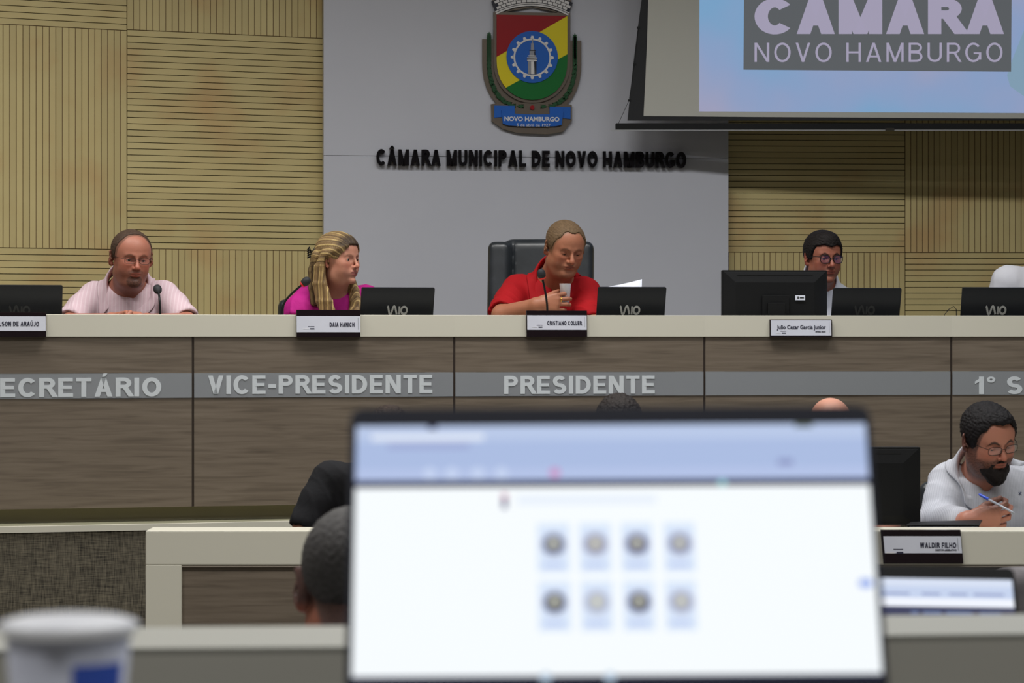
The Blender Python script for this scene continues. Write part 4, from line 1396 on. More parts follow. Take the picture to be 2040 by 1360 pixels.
def make_person(sp):
    """one seated figure: body is one surface; clothes, hair, glasses are its children"""
    origin = np.array(sp['base'], float)          # on the floor under the seat
    F = head_frame(sp['head'], sp.get('yaw', 0), sp.get('pitch', 0), sp.get('roll', 0), sp.get('hs', 1.0))
    f, hs, R, HC = F
    hp = sp['hp']
    sr, sl = np.array(sp['sr']), np.array(sp['sl'])       # shoulder joints: image-left, image-right
    er, el_ = np.array(sp['er']), np.array(sp['el'])
    wr, wl = np.array(sp['wr']), np.array(sp['wl'])
    hip = np.array(sp['hip'])
    ch = (sr+sl)/2
    bk = sp.get('facing', -1)                               # -1 faces the lens, +1 faces away
    bs = sp.get('bs', .90)
    W_ = sp.get('bulk', 1.0)*bs
    nb = np.array(sp.get('neck', ch + np.array([0, 0, .035])))
    nr = sp.get('neck_r', .056)*bs
    hN = loc2w(F, (0, -.022, -.075))
    body = []
    body += [(p, k*hs, op) for p, k, op in head_prims(F, hp)]
    body.append((prim_cap(hN, nb, nr*hs*.98, nr*1.08), .03, 'u'))
    thr = loc2w(F, (0, .012, -.085))
    body.append((prim_cap(thr, nb+np.array([0, bk*.012, -.005]), nr*.8*hs, nr*.9), .03, 'u'))
    trap = sp.get('trap', .042)*bs
    limb(body, nb, sr+np.array([.02, 0, 0]), trap, .040*W_, .03); limb(body, nb, sl-np.array([.02, 0, 0]), trap, .040*W_, .03)
    chest = ch + np.array([0, 0, -.10])
    belly = chest*.45+hip*.55
    body.append((prim_ell(chest, (.155*W_, .095*W_, .15)), .04, 'u'))
    limb(body, chest, hip, .10*W_, .11*W_, .04)
    ar = sp.get('arm_r', .044)*bs
    limb(body, sr, er, ar*1.02, ar*.84); limb(body, sl, el_, ar*1.02, ar*.84)
    limb(body, er, wr, ar*.86, ar*.60); limb(body, el_, wl, ar*.86, ar*.60)
    for side, key in ((wr, 'hr'), (wl, 'hl')):
        if sp.get(key):
            kw = dict(sp[key]); kw.setdefault('h', .92); body += hand_prims(side, **kw)
    # extent
    pts = [HC-.15*hs, HC+.15*hs, sr-.09, sl+.09, er-.08, er+.08, el_-.08, el_+.08, wr-.19, wr+.19, wl-.19, wl+.19, hip-.2, hip+.2]
    lo = np.min(pts, 0); hi = np.max(pts, 0)
    fh = sp.get('fine', .0032)
    spans = [[(HC[i]-.125*hs, HC[i]+.125*hs, fh)] for i in range(3)]
    for key, wq in (('hr', wr), ('hl', wl)):
        if sp.get(key) and sp.get(key+'_fine', False):
            d_ = np.array(sp[key]['d'], float); c_ = wq + d_/np.linalg.norm(d_)*.085
            for i in range(3): spans[i].append((c_[i]-.10, c_[i]+.10, .0038))
    co = sp.get('coarse', .011)
    fd = Field(*[axis(lo[i], hi[i], co, spans[i]) for i in range(3)])
    for p, k, op in body:
        if op == 'u': fd.put(p, k, 'u')
    for p, k, op in body:
        if op == 's': fd.put(p, k, 's')
    # eyeballs under lids again so that the sockets do not swallow them, then the slits
    for p, k, op in [(q[0], q[1]*hs, q[2]) for q in head_prims(F, hp)][14-0:0]: pass
    for sx_ in (-1, 1):
        fd.put(prim_ell((sx_*.0315, .0735, .002), (.0150, .0138, .0135), F), .005, 'u')
        opn = hp.get('eyes', .0040)
        if opn > 0: fd.put(prim_ell((sx_*.0318, .0885, .0005-hp.get('lid', .0)), (.0140, .0100, opn), F), .0012, 's')
    vs, qs = fd.surface()
    me = np_mesh('person', vs, qs, M['skin'], origin, relax=0)
    color_attr(me, np.clip(skin_colors(vs, F, hp), 0, 1))
    po = bpy.data.objects.new('person', me); COL.objects.link(po); po.location = origin
    tag(po, sp['label'], 'person')
    # clothes
    cm = sp['shirt_m']
    t = sp.get('cloth', .012)
    cl = []
    limb(cl, nb+np.array([0, 0, -.035]), sr+np.array([.015, 0, 0]), trap+t*.6, .050*W_+t*.4, .035); limb(cl, nb+np.array([0, 0, -.035]), sl-np.array([.015, 0, 0]), trap+t*.6, .050*W_+t*.4, .035)
    cl.append((prim_ell(chest+np.array([0, 0, -.0]), (.165*W_+t, .105*W_+t, .165)), .05, 'u'))
    cl.append((prim_ell(belly+np.array([0, bk*.03, 0]), (.165*W_+t, .120*W_+t, .17)), .06, 'u'))
    cl.append((prim_ell(hip+np.array([0, 0, .02]), (.175*W_+t, .125*W_+t, .13)), .05, 'u'))
    sv = sp.get('sleeve', .95)      # short sleeve: share of the upper arm; >1: reaches down the forearm
    puff = sp.get('puff', 0.0)
    for s0, e0, w0 in ((sr, er, wr), (sl, el_, wl)):
        tt = min(sv, 1.0)
        m0 = s0+(e0-s0)*.45
        limb(cl, s0, m0, ar*1.15+t*.8+puff*.4, ar*1.10+t*.9+puff, .03)
        limb(cl, m0, s0+(e0-s0)*tt, ar*1.10+t*.9+puff, ar*1.02+t*1.1+puff*.2, .02)
        if sv > 1: limb(cl, e0, e0+(w0-e0)*(sv-1), ar*1.0+t, ar*.72+t, .025)
    lo2 = np.min([sr-.12, sl-.12, er-.10, el_-.10, hip-.22, nb-.08], 0); hi2 = np.max([sr+.12, sl+.12, er+.1, el_+.1, hip+.22, nb+.05], 0)
    if sv > 1: lo2 = np.minimum(lo2, np.minimum(wr, wl)-.06); hi2 = np.maximum(hi2, np.maximum(wr, wl)+.06)
    st = sp.get('cloth_step', .0062)
    fc = Field(*[np.arange(lo2[i], hi2[i]+st, st) for i in range(3)])
    for p, k, op in cl: fc.put(p, k, op)
    for s0, e0 in ((sr, er), (sl, el_)):       # open, straight sleeve ends
        if sv < 1:
            pe = s0+(e0-s0)*sv; dv = (e0-s0)/np.linalg.norm(e0-s0)
            fc.put(prim_ell(pe+dv*(.075+.004), (.075+puff, .075+puff, .075)), .004, 's')
    ng = nb+np.array([0, bk*.03, .055])
    up = (hN-nb)/np.linalg.norm(hN-nb)
    fc.put(prim_cap(nb+up*.00+np.array([0, bk*.002, .028]), nb+up*.15, nr*1.12, nr*1.5), .01, 's')
    for vn in sp.get('vneck', ()): fc.put(prim_ell(np.array(vn[0]), vn[1]), .01, 's')
    v2, q2 = fc.surface()
    me2 = np_mesh('shirt', v2, q2, cm, origin, relax=1)
    n2 = vnormals(me2); P2 = np.empty(len(v2)*3, np.float32); me2.vertices.foreach_get('co', P2); P2 = P2.reshape(-1, 3).astype(float)+origin
    P2 = folds(P2, n2, [(er, .10), (el_, .10), (sr+np.array([0, 0, -.07]), .08), (sl+np.array([0, 0, -.07]), .08), (belly, .14)], sp.get('fold', .007))
    me2.vertices.foreach_set('co', (P2-origin).astype(np.float32).ravel()); me2.update()
    sh = link(sp.get('top_name', 'shirt'), me2, po)
    if sp.get('collar') is not None:
        c = sp['collar']
        zc = up; fwd = np.array([math.sin(math.radians(c.get('yaw', 0))), bk*math.cos(math.radians(c.get('yaw', 0))), 0]); fwd = fwd-zc*fwd.dot(zc); fwd /= np.linalg.norm(fwd)
        rt = np.cross(fwd, zc); Rn = np.stack([rt, fwd, zc], 1)
        vv, qq = collar_mesh(nb+np.array(c.get('off', (0, 0, .0)))+zc*c.get('up',.040), Rn, c.get('rx', nr*1.22), c.get('ry', nr*1.30), c.get('h', .035), c.get('flap', .045), c.get('open', 26), c.get('point', .03), lean=c.get('lean', 1.1))
        row = np.arange(len(vv)) % 6
        for _ in range(8):
            d0 = fsample(fc, vv); g_ = np.stack([fsample(fc, vv+e)-fsample(fc, vv-e) for e in np.eye(3)*.004], 1)
            g_ /= np.linalg.norm(g_, axis=1)[:, None]+1e-9
            want = np.where(row == 5, .007, np.where(row == 4, .009, -.02))
            vv = vv+g_*np.where((row >= 4) & (d0 < .3), np.clip(want-d0, 0 if c.get('loose') else -.012, .02), 0)[:, None]*.6
        mc = np_mesh('collar', vv, qq, c.get('m', cm), origin)
        oc = link('collar', mc, sh)
        md = oc.modifiers.new('s', 'SOLIDIFY'); md.thickness = .0035
        md = oc.modifiers.new('b', 'SUBSURF'); md.levels = 1; md.render_levels = 1
    # trousers and shoes, under the desk
    if sp.get('legs', True):
        tl = []
        fl = origin[2]
        for sx_ in (-1, 1):
            hj = hip+np.array([sx_*.09, 0, -.03]); kn = np.array([hip[0]+sx_*.13, hip[1]+bk*.36, fl+.47]); an = np.array([hip[0]+sx_*.14, kn[1]-bk*.03, fl+.09])
            limb(tl, hj, kn, .082*W_, .060, .03); limb(tl, kn, an, .060, .045, .03)
        tl.append((prim_ell(hip+np.array([0, 0, -.04]), (.165*W_, .12*W_, .085)), .03, 'u'))
        allp = [hip-.22, hip+.22, [hip[0], hip[1]+bk*.52, fl-.02], [hip[0], hip[1]+.1, fl]]
        lo3 = np.min(allp, 0); hi3 = np.max(allp, 0); hi3[2] = hip[2]+.08
        ft = Field(*[np.arange(lo3[i], hi3[i]+.014, .014) for i in range(3)])
        for p, k, op in tl: ft.put(p, k, op)
        v3, q3 = ft.surface()
        if len(v3): link('trousers', np_mesh('trousers', v3, q3, sp.get('trouser_m', M['trouser']), origin), po)
        for sx_ in (-1, 1):
            mb = MB(); x = hip[0]+sx_*.14-origin[0]; y = hip[1]+bk*.30-origin[1]
            mb.rbox((x-.045, min(y-bk*.07, y+bk*.14), .0), (x+.045, max(y-bk*.07, y+bk*.14), .085), .03)
            mb.build('shoe', M['black'], po, .02)
    return po, F, origin
M['trouser'] = fabric('dark_trousers', rgb(40, 42, 52))
# ================================================================== CHAIRS
def rbox_prim(c, h, r, F=ID):
    f, sc, R, o = F; c = np.asarray(c, float); h = np.asarray(h, float)-r
    def fn(X, Y, Z):
        x, y, z = f(X, Y, Z)
        qx, qy, qz = np.abs(x-c[0])-h[0], np.abs(y-c[1])-h[1], np.abs(z-c[2])-h[2]
        return np.sqrt(np.maximum(qx, 0)**2+np.maximum(qy, 0)**2+np.maximum(qz, 0)**2)+np.minimum(np.maximum(qx, np.maximum(qy, qz)), 0)-r
    m = np.linalg.norm(h)+r
    wc = o+R@c
    return fn, wc-m, wc+m
_parts = {}
def cushion(key, prims, cuts=(), step=.012):
    if key not in _parts:
        lo = np.min([p[1] for p in prims], 0); hi = np.max([p[2] for p in prims], 0)
        fd = Field(*[np.arange(lo[i], hi[i]+step, step) for i in range(3)])
        for p in prims: fd.put(p, .008)
        for p in cuts: fd.put(p, .006, 's')
        vs, qs = fd.surface()
        _parts[key] = np_mesh('cushion', vs, qs, None, relax=1)
    return _parts[key]
def office_chair(x, y, floor, rz, label, back_top, width=.46, high=False, m=None, group=None, seat_h=.42):
    """seat faces local -Y"""
    m = m or M['leather']
    e = empty('office_chair', (x, y, floor), rz)
    tag(e, label, 'chair', group)
    me = cushion('seat%.2f' % seat_h, [rbox_prim((0, 0, seat_h-.045), (.24, .24, .042), .035)])
    me2 = me.copy(); me2.materials.append(m); link('seat', me2, e)
    h = back_top-floor-seat_h-.06
    z0 = seat_h+.06
    if high:
        F1 = fr(rotm(rx=math.radians(-8)), (0, .24, z0))
        pr = [rbox_prim((0, 0, h/2), (width/2-.055, .045, h/2), .045, F1), rbox_prim((-width/2+.045, -.014, h/2-.010), (.050, .056, h/2-.008), .030, F1), rbox_prim((width/2-.045, -.014, h/2-.010), (.050, .056, h/2-.008), .030, F1)]
        me = cushion('hb', pr, [rbox_prim((sx_*(width/2-.105), -.052, h/2), (.0035, .02, h/2), .001, F1) for sx_ in (-1, 1)], .0085)
    else:
        F1 = fr(rotm(rx=math.radians(-6)), (0, .23, z0))
        me = cushion('lb%.2f%.2f' % (h, width), [rbox_prim((0, 0, h/2), (width/2, .035, h/2), .034, F1)], (), .010)
    me2 = me.copy(); me2.materials.append(m); link('backrest', me2, e)
    b = MB(); b.tube([(0, .18, seat_h-.07), (0, .27, seat_h-.04), (0, .285, z0+.1)], .018, 8); b.build('back_support', M['chair_plastic'], e)
    b = MB(); b.tube([(0, 0, .09), (0, 0, seat_h-.08)], .025, 10); b.build('column', M['chrome'], e)
    for k in range(5):
        a = math.radians(90+72*k)
        b = MB(); b.tube([(0, 0, .10), (.215*math.cos(a), .215*math.sin(a), .065)], [.022, .014], 6)
        lg = b.build('leg', M['chair_plastic'], e)
        b = MB(); b.lathe([(0, -.0125), (.026, -.0125), (.029, 0), (.026, .0125), (0, .0125)], (0, 0, 0), 12)
        c = b.build('caster', M['black'], lg); c.location = (.215*math.cos(a), .215*math.sin(a), .0295); c.rotation_euler = (math.pi/2, 0, a)
    return e

# ================================================================== PEOPLE
DARKHAIR = lin3(24, 19, 18)
def cut_line(front, temple, side, nape, peak=0.0, yt=.035):
    """hairline heights: over the forehead, at the temples, above the ear, at the nape"""
    def fn(x, y, z):
        zh = front + (temple-front)*sstep(.030, .062, np.abs(x)) + peak*np.exp(-(x/.018)**2)
        zh = zh + (side-zh)*sstep(yt+.028, yt-.008, y)
        zh = zh + (nape-zh)*sstep(-.030, -.075, y)
        return zh - z
    return fn

def seat_hip(px, Y, fl, seat=.42): 
    return np.array([(px-1020)/FPX*Y, Y, fl+seat+.135])

# ---- man at the left end: pink-white short-sleeved shirt, glasses, goatee
skinA = lin3(170, 112, 92)
hp = dict(skin=skinA, haircol=lin3(74, 58, 48), fat=.007, jaw=1.06, wide=1.09, stubble=(lin3(52, 42, 38), 1.0, 'goatee'), eyes=.0030, lid=.001, browm=.5, brow=lin3(80, 58, 46),
          buzz=(lin3(84, 66, 54), .75, lambda x, y, z: sstep(.004, -.012, cut_line(.118, .080, -.015, -.05, 0, .036)(x, y, z))), ear=1.22)
pinkshirt = fabric('pink_white_shirt', rgb(206, 180, 188), .9, (rgb(214, 194, 200), 420))
Y1 = 10.12
po, F, o = make_person(dict(label='man in pale pink short-sleeved shirt with thin glasses and goatee, arms folded on dais', base=(W(262, 600, 10.5)[0], 10.5, PLAT),
    head=W(261, 514, Y1), yaw=24, pitch=9, roll=-2, hs=.93, hp=hp, neck=W(253, 576, 10.24), neck_r=.068, trap=.060,
    sr=W(186, 592, 10.26), sl=W(328, 590, 10.26), er=W(140, 642, 10.12), el=W(372, 641, 10.12), wr=W(222, 637, 9.85), wl=W(292, 638, 9.84),
    hip=seat_hip(258, 10.52, PLAT), shirt_m=pinkshirt, bulk=1.1, sleeve=.84, arm_r=.048, cloth=.014, fold=.009,
    hr=dict(d=(1, -.05, .10), s=(0, -.7, .6), only=(0, .5, 1), curl=(18, 25, 20)), hl=dict(d=(-1, -.15, .05), s=(0, -.8, .5), only=(0, .5, 1), curl=(18, 25, 20)),
    collar=dict(yaw=8, rx=.080, ry=.080, flap=.050, h=.032, open=24, up=.020, lean=1.3), vneck=[(W(262, 588, 10.10), (.028, .07, .050))]))
hair_short(F, hp, cut_line(.114, .088, -.006, -.055, 0, .022), .0040, parent=po, origin=o, bumps=.0008)
eyes(F, po, o)
spectacles(F, po, o, M['black'], M['lens'], 'rect', .0225, .0125, .0009)

# ---- woman in magenta looking to the right
skinW = lin3(186, 132, 110)
hpw = dict(skin=skinW, haircol=lin3(150, 122, 78), fem=True, jaw=.86, fat=.0, nose=.85, eyes=.0046, brow=lin3(110, 80, 56), browt=.0026, browm=.45, lip=lin3(150, 84, 82), ear=.9)
magenta = fabric('magenta_blouse', rgb(178, 30, 128), .75)
YW = 10.16
po, F, o = make_person(dict(label='woman in magenta puff-sleeved blouse with long highlighted blond hair, looking to her left', base=(W(672, 600, 10.5)[0], 10.5, PLAT),
    head=W(675, 518, YW), yaw=54, pitch=1, roll=0, hs=.87, hp=hpw, neck=W(668, 586, 10.24), neck_r=.050, trap=.034,
    sr=W(612, 598, 10.26), sl=W(732, 597, 10.27), er=W(590, 648, 10.18), el=W(748, 648, 10.24), wr=W(640, 646, 9.98), wl=W(704, 648, 10.20),
    hip=seat_hip(668, 10.5, PLAT), shirt_m=magenta, top_name='blouse', bulk=.92, sleeve=.72, arm_r=.040, puff=.020, cloth=.012, fold=.009,
    hl=dict(d=(.12, -.15, 1), s=(-1, -.2, .0), only=(.2, -1, .2), curl=(60, 75, 60), h=.75), hr=dict(d=(1, -.2, .0), s=(0, -1, .15), only=(0, .15, 1), h=.8),
    vneck=[(W(678, 592, 10.12), (.040, .05, .030))]))
eyes(F, po, o, irisx=0)
# hair: cap, swept back, with long locks before and behind the shoulder
f_, hs_, R_, HC = F
lo_ = HC-np.array([.19, .19, .34]); hi_ = HC+np.array([.19, .19, .17])
fd = Field(*[np.arange(lo_[i], hi_[i], .0034) for i in range(3)])
fd.put(prim_ell((0, -.020, .040), (.0865, .108, .094), F), .01)
fd.put(prim_ell((0, .024, .048), (.0705, .070, .064), F), .03)
fd.inter(lambda X, Y, Z: cut_line(.070, .028, -.03, -.16, .0, .040)(*f_(X, Y, Z)), .008)
rw = random.Random(5)
def lock(pts, r0, r1, k=.008):
    q = [loc2w(F, p) if len(p) == 3 else None for p in pts]
    for i in range(len(q)-1):
        ra = r0+(r1-r0)*i/(len(q)-1); rb_ = r0+(r1-r0)*(i+1)/(len(q)-1)
        fd.put(prim_cap(q[i], q[i+1], ra, rb_), k)
# face frame lock on the near side (person's right, image left): from the temple back over the ear and down
for k in range(6):
    t = k/5
    lock([(.058, .052-.02*t, .072-.03*t), (.084, .012-.030*t, .030), (.090+.004*t, -.022-.030*t, -.035), (.088+.012*t, -.010-.045*t, -.110), (.080+.020*t, .020-.06*t, -.190), (.070+.02*t, .045-.06*t, -.262)], .013, .007)
for k in range(6):
    t = k/5
    lock([(.070-.02*t, -.070-.02*t, .02), (.070-.03*t, -.098, -.05), (.070-.05*t, -.098, -.13), (.066-.07*t, -.095, -.20)], .020, .012)
for k in range(4):
    t = k/3
    lock([(-.060, .040-.03*t, .060), (-.082, .000-.03*t, .0), (-.084, .005-.03*t, -.07), (-.075, .045-.03*t, -.14), (-.05, .085-.04*t, -.195), (-.035, .09-.04*t, -.245)], .014, .010)
lock([(.040, .080, .066), (.066, .058, .052), (.083, .018, .034), (.089, -.026, .004), (.088, -.044, -.05)], .010, .013, .006)
# keep the face and the ear clear
fd.put(prim_ell((.0, .115, -.03), (.062, .060, .095), F), .006, 's')
fd.put(prim_ell((.085, .012, -.012), (.022, .020, .030), F), .006, 's')
v_, q_ = fd.surface()
me = np_mesh('hair', v_, q_, M['hair_long'], o, relax=1)
n_ = vnormals(me); x, y, z = f_(v_[:, 0], v_[:, 1], v_[:, 2])
ang = np.arctan2(x, y); phi = np.arctan2(np.abs(x), z+.02)
Lp = np.stack([x, y, z], 1)
nz = wob(Lp*np.array([1, .35, .35]), 45, .4)
low = sstep(-.005, -.045, z)
sa = np.sin(phi*62+2.2*nz)*.55+.45*np.sin(phi*27+1.5*nz+1)
sb = np.sin(ang*46+x*120+2.0*nz)*.55+.45*np.sin(ang*19+x*60+1.2*nz)
strand = sa*(1-low)+sb*low
P = v_+n_*(.0011*strand)[:, None]
me.vertices.foreach_set('co', (P-o).astype(np.float32).ravel())
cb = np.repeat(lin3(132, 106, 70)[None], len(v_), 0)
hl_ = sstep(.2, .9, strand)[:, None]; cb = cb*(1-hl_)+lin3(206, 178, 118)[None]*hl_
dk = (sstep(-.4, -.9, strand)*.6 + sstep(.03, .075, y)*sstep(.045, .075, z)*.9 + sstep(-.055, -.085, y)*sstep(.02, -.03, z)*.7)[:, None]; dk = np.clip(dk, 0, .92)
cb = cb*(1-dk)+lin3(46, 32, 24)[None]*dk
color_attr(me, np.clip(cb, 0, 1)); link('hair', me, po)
b = MB()
cc = loc2w(F, (.050, -.108, .030))-o
for k in range(5):
    a = math.radians(-60+30*k)
    b.tube([cc+np.array([-.004*k, 0, .006*k-.01]), cc+np.array([-.018, -.008, .010*k-.014]), cc+np.array([-.026, 0, .008*k-.018])], .0035, 6)
b.tube([cc+np.array([.012, -.012, -.028]), cc+np.array([-.006, -.014, .0]), cc+np.array([.012, -.010, .030])], .006, 6)
b.build('hair_claw', M['black'], po)

# ---- man in red polo, sipping hand with small cup
skinR = lin3(166, 110, 84)
hpr = dict(skin=skinR, haircol=lin3(104, 84, 62), fat=.008, jaw=1.12, wide=1.08, eyes=.0018, lid=.004, nose=1.12, browm=.45, brow=lin3(84, 58, 42), stubble=(lin3(110, 84, 66), .35, 'light'), ear=1.2,
           buzz=(lin3(110, 86, 62), .8, lambda x, y, z: sstep(.008, -.010, cut_line(.092, .060, -.020, -.05, 0, .040)(x, y, z))))
redpolo = fabric('red_polo', rgb(158, 10, 20), .8)
wrR = W(1070, 607, 10.24)
po, F, o = make_person(dict(label='man in red polo shirt looking down with a small white cup in his hand', base=(W(1105, 600, 10.8)[0], 10.8, PLAT),
    head=W(1125, 494, 10.40), yaw=20, pitch=21, roll=-3, hs=.92, hp=hpr, neck=W(1104, 562, 10.56), neck_r=.070, trap=.060,
    sr=W(1030, 578, 10.58), sl=W(1166, 583, 10.56), er=W(1000, 627, 10.36), el=W(1180, 648, 10.36), wr=wrR, wl=W(1212, 634, 10.22),
    hip=seat_hip(1105, 10.80, PLAT), shirt_m=redpolo, top_name='polo_shirt', bulk=1.14, sleeve=.86, arm_r=.052, cloth=.014, fold=.008, hr_fine=True,
    hr=dict(d=(1, -.12, .14), s=(-.14, .1, 1), only=(0, -1, -.1), curl=((38, 34, 30, 34), (34, 38, 38, 38), (30, 30, 30, 30)), thumb=(.35, .62, -.70), h=.94, wr=.029, tcurl=8),
    hl=dict(d=(1, -.1, .1), s=(0, -.3, 1), only=(0, -1, 0), curl=(20, 30, 20)),
    collar=dict(yaw=12, rx=.080, ry=.080, flap=.050, h=.030, open=30, up=.016, point=.035, lean=1.3), vneck=[(W(1113, 574, 10.44), (.028, .07, .045))]))
hair_short(F, hpr, cut_line(.096, .064, -.008, -.055, -.006, .034), .0045, parent=po, origin=o, bumps=.0010)
eyes(F, po, o, irisz=-.004)
# ring on the third finger
b = MB(); rc = W(1118, 596.5, 10.210)-o
b.tube([rc+np.array([0, .0100*math.cos(a), .0100*math.sin(a)]) for a in np.linspace(0, 2*math.pi, 17)], .0016, 6, False); b.build('ring', M['gold'], po)

# ---- man behind the monitor
skinM = lin3(152, 94, 74)
hpm = dict(skin=skinM, haircol=DARKHAIR, fat=.003, jaw=1.0, eyes=.0034, browm=.85, brow=DARKHAIR, stubble=(lin3(60, 46, 40), .4, 'light'))
whiteshirt = fabric('white_shirt', rgb(200, 200, 206), .85)
po, F, o = make_person(dict(label='dark-haired man in round glasses and white shirt, half hidden behind the large monitor', base=(W(1640, 600, 10.85)[0], 10.85, PLAT),
    head=W(1639, 514, 10.50), yaw=17, pitch=5, roll=0, hs=.89, hp=hpm, neck=W(1636, 568, 10.60), trap=.052,
    sr=W(1562, 602, 10.62), sl=W(1706, 602, 10.62), er=W(1535, 668, 10.66), el=W(1735, 668, 10.66), wr=W(1600, 745, 10.62), wl=W(1680, 745, 10.62),
    hip=seat_hip(1640, 10.85, PLAT), shirt_m=whiteshirt, bulk=1.02, sleeve=1.8, hr=dict(d=(1, -.2, 0), s=(0, -1, .2), only=(0, .2, 1)), hl=dict(d=(-1, -.2, 0), s=(0, -1, .2), only=(0, .2, 1)),
    collar=dict(yaw=8, flap=.042, up=.034, open=24, lean=1.3)))
hair_short(F, hpm, cut_line(.066, .060, -.008, -.065, -.010, .036), .0125, extra=(((0, .035, .088), (.052, .050, .034), .02),), parent=po, origin=o, bumps=.0014)
eyes(F, po, o)
spectacles(F, po, o, M['black'], M['lens_blue'], 'round', .0235, .0195, .0019)

# ---- person at the right edge of the dais
po, F, o = make_person(dict(label='person in white shirt at the right end of the dais, only a shoulder in view', base=(W(2090, 600, 10.85)[0], 10.85, PLAT),
    head=W(2098, 482, 10.50), yaw=-10, pitch=14, hs=1.0, hp=hpm, neck=W(2090, 538, 10.62), trap=.07,
    sr=W(2008, 562, 10.62), sl=W(2178, 566, 10.62), er=W(1984, 660, 10.66), el=W(2205, 660, 10.66), wr=W(2060, 745, 10.62), wl=W(2130, 745, 10.62),
    hip=seat_hip(2092, 10.85, PLAT), shirt_m=whiteshirt, bulk=1.1, sleeve=1.8, arm_r=.060, hr=dict(d=(1, -.2, 0), s=(0, -1, .2), only=(0, .2, 1)), hl=dict(d=(-1, -.2, 0), s=(0, -1, .2), only=(0, .2, 1)),
    collar=dict(), fine=.0045))
hair_short(F, hpm, cut_line(.070, .060, -.008, -.065, 0, .036), .010, parent=po, origin=o, bumps=.0014, step=.004)
eyes(F, po, o)

# ---- bearded man writing at the lower desk
skinB = lin3(176, 120, 100)
hpb = dict(skin=skinB, ear=1.15, haircol=lin3(20, 17, 19), fat=.010, jaw=1.10, wide=1.10, eyes=.0012, lid=.004, browm=.9, brow=lin3(34, 28, 28), browt=.005, stubble=(lin3(30, 25, 25), .92, 'full'),
           buzz=(lin3(44, 38, 38), .85, lambda x, y, z: sstep(.006, -.012, cut_line(.090, .070, -.03, -.06, 0, .050)(x, y, z))))
greyshirt = fabric('fine_striped_shirt', rgb(190, 192, 200), .85, (rgb(168, 170, 180), 1250))
wrB = W(1930, 1037, 7.90)
po, F, o = make_person(dict(label='bearded man in glasses and pale striped shirt writing with a blue pen', base=(W(1975, 600, 8.45)[0], 8.45, 0),
    head=W(1969, 874, 8.06), yaw=21, pitch=20, roll=7, hs=.92, hp=hpb, neck=W(1962, 944, 8.22), neck_r=.070, trap=.064,
    sr=W(1888, 962, 8.24), sl=W(2078, 966, 8.22), er=W(1872, 1042, 8.14), el=W(2112, 1044, 8.10), wr=wrB, wl=W(2095, 1130, 8.18),
    hip=seat_hip(1975, 8.50, 0), shirt_m=greyshirt, bulk=1.16, sleeve=1.70, arm_r=.052, cloth=.014, cloth_step=.005, fold=.010, hr_fine=True,
    hr=dict(d=(1, -.10, .12), s=(-.12, -.25, 1), only=(0, -1, -.2), curl=((40, 34, 32, 30), (42, 44, 46, 48), (26, 30, 32, 34)), thumb=(.30, .80, -.62), h=1.0, wr=.030),
    hl=dict(d=(-1, -.2, .1), s=(0, -.4, .9), only=(0, -1, 0), curl=(20, 30, 20)),
    collar=dict(yaw=10, rx=.084, ry=.084, flap=.052, h=.034, open=26, up=.014, lean=1.3), vneck=[(W(1968, 960, 8.10), (.026, .07, .04))]))
def bcut(x, y, z):
    base = cut_line(.088, .060, -.022, -.06, -.004, .038)(x, y, z)
    return base
hair_short(F, hpb, bcut, .0085, extra=(((-.012, .050, .088), (.045, .040, .026), .015),), parent=po, origin=o, bumps=.0022)
eyes(F, po, o, irisz=-.004)
# beard
f_, hs_, R_, HC = F
fd = Field(*[np.arange(HC[i]-.16, HC[i]+.16, .0032) for i in range(3)])
fd.put(prim_ell((0, .062, -.094), (.044, .040, .034), F), .02)
fd.put(prim_ell((0, .072, -.118), (.030, .028, .028), F), .02)
for sx_ in (-1, 1):
    fd.put(prim_cap((sx_*.034, .058, -.088), (sx_*.063, .014, -.040), .022, .011, F), .012)
    fd.put(prim_cap((sx_*.063, .014, -.040), (sx_*.071, .006, -.006), .010, .006, F), .01)
    fd.put(prim_cap((sx_*.005, .0965, -.0475), (sx_*.027, .084, -.060), .0056, .0052, F), .004)
    fd.put(prim_cap((sx_*.027, .084, -.060), (sx_*.031, .078, -.080), .0060, .010, F), .006)
fd.put(prim_ell((0, .098, -.0635), (.019, .022, .0115), F), .004, 's')
v_, q_ = fd.surface(); me = np_mesh('beard', v_, q_, M['hair'], o, relax=1); n_ = vnormals(me)
x, y, z = f_(v_[:, 0], v_[:, 1], v_[:, 2]); Lp = np.stack([x, y, z], 1)
P = v_+n_*(.0022*wob(Lp*np.array([1, 1, .5]), 260, .5))[:, None]
me.vertices.foreach_set('co', (P-o).astype(np.float32).ravel())
color_attr(me, np.clip(lin3(30, 25, 25)[None]*(1+.35*wob(Lp, 300, .2))[:, None], 0, 1)); link('beard', me, po)
spectacles(F, po, o, M['black'], M['lens'], 'rect', .0240, .0145, .0011)
b = MB()
e_ = W(2032, 983, 8.075)-o
for a, c in (((-4, -3), (4, 4)), ((-4, 4), (4, -4)), ((-1, -5), (1, 5))): b.tube([e_+np.array([a[0]*.0012, 0, a[1]*.0012]), e_+np.array([c[0]*.0012, -.001, c[1]*.0012])], .0009, 4)
b.build('chest_emblem', mat('navy_thread', rgb(40, 50, 90), .8), po)

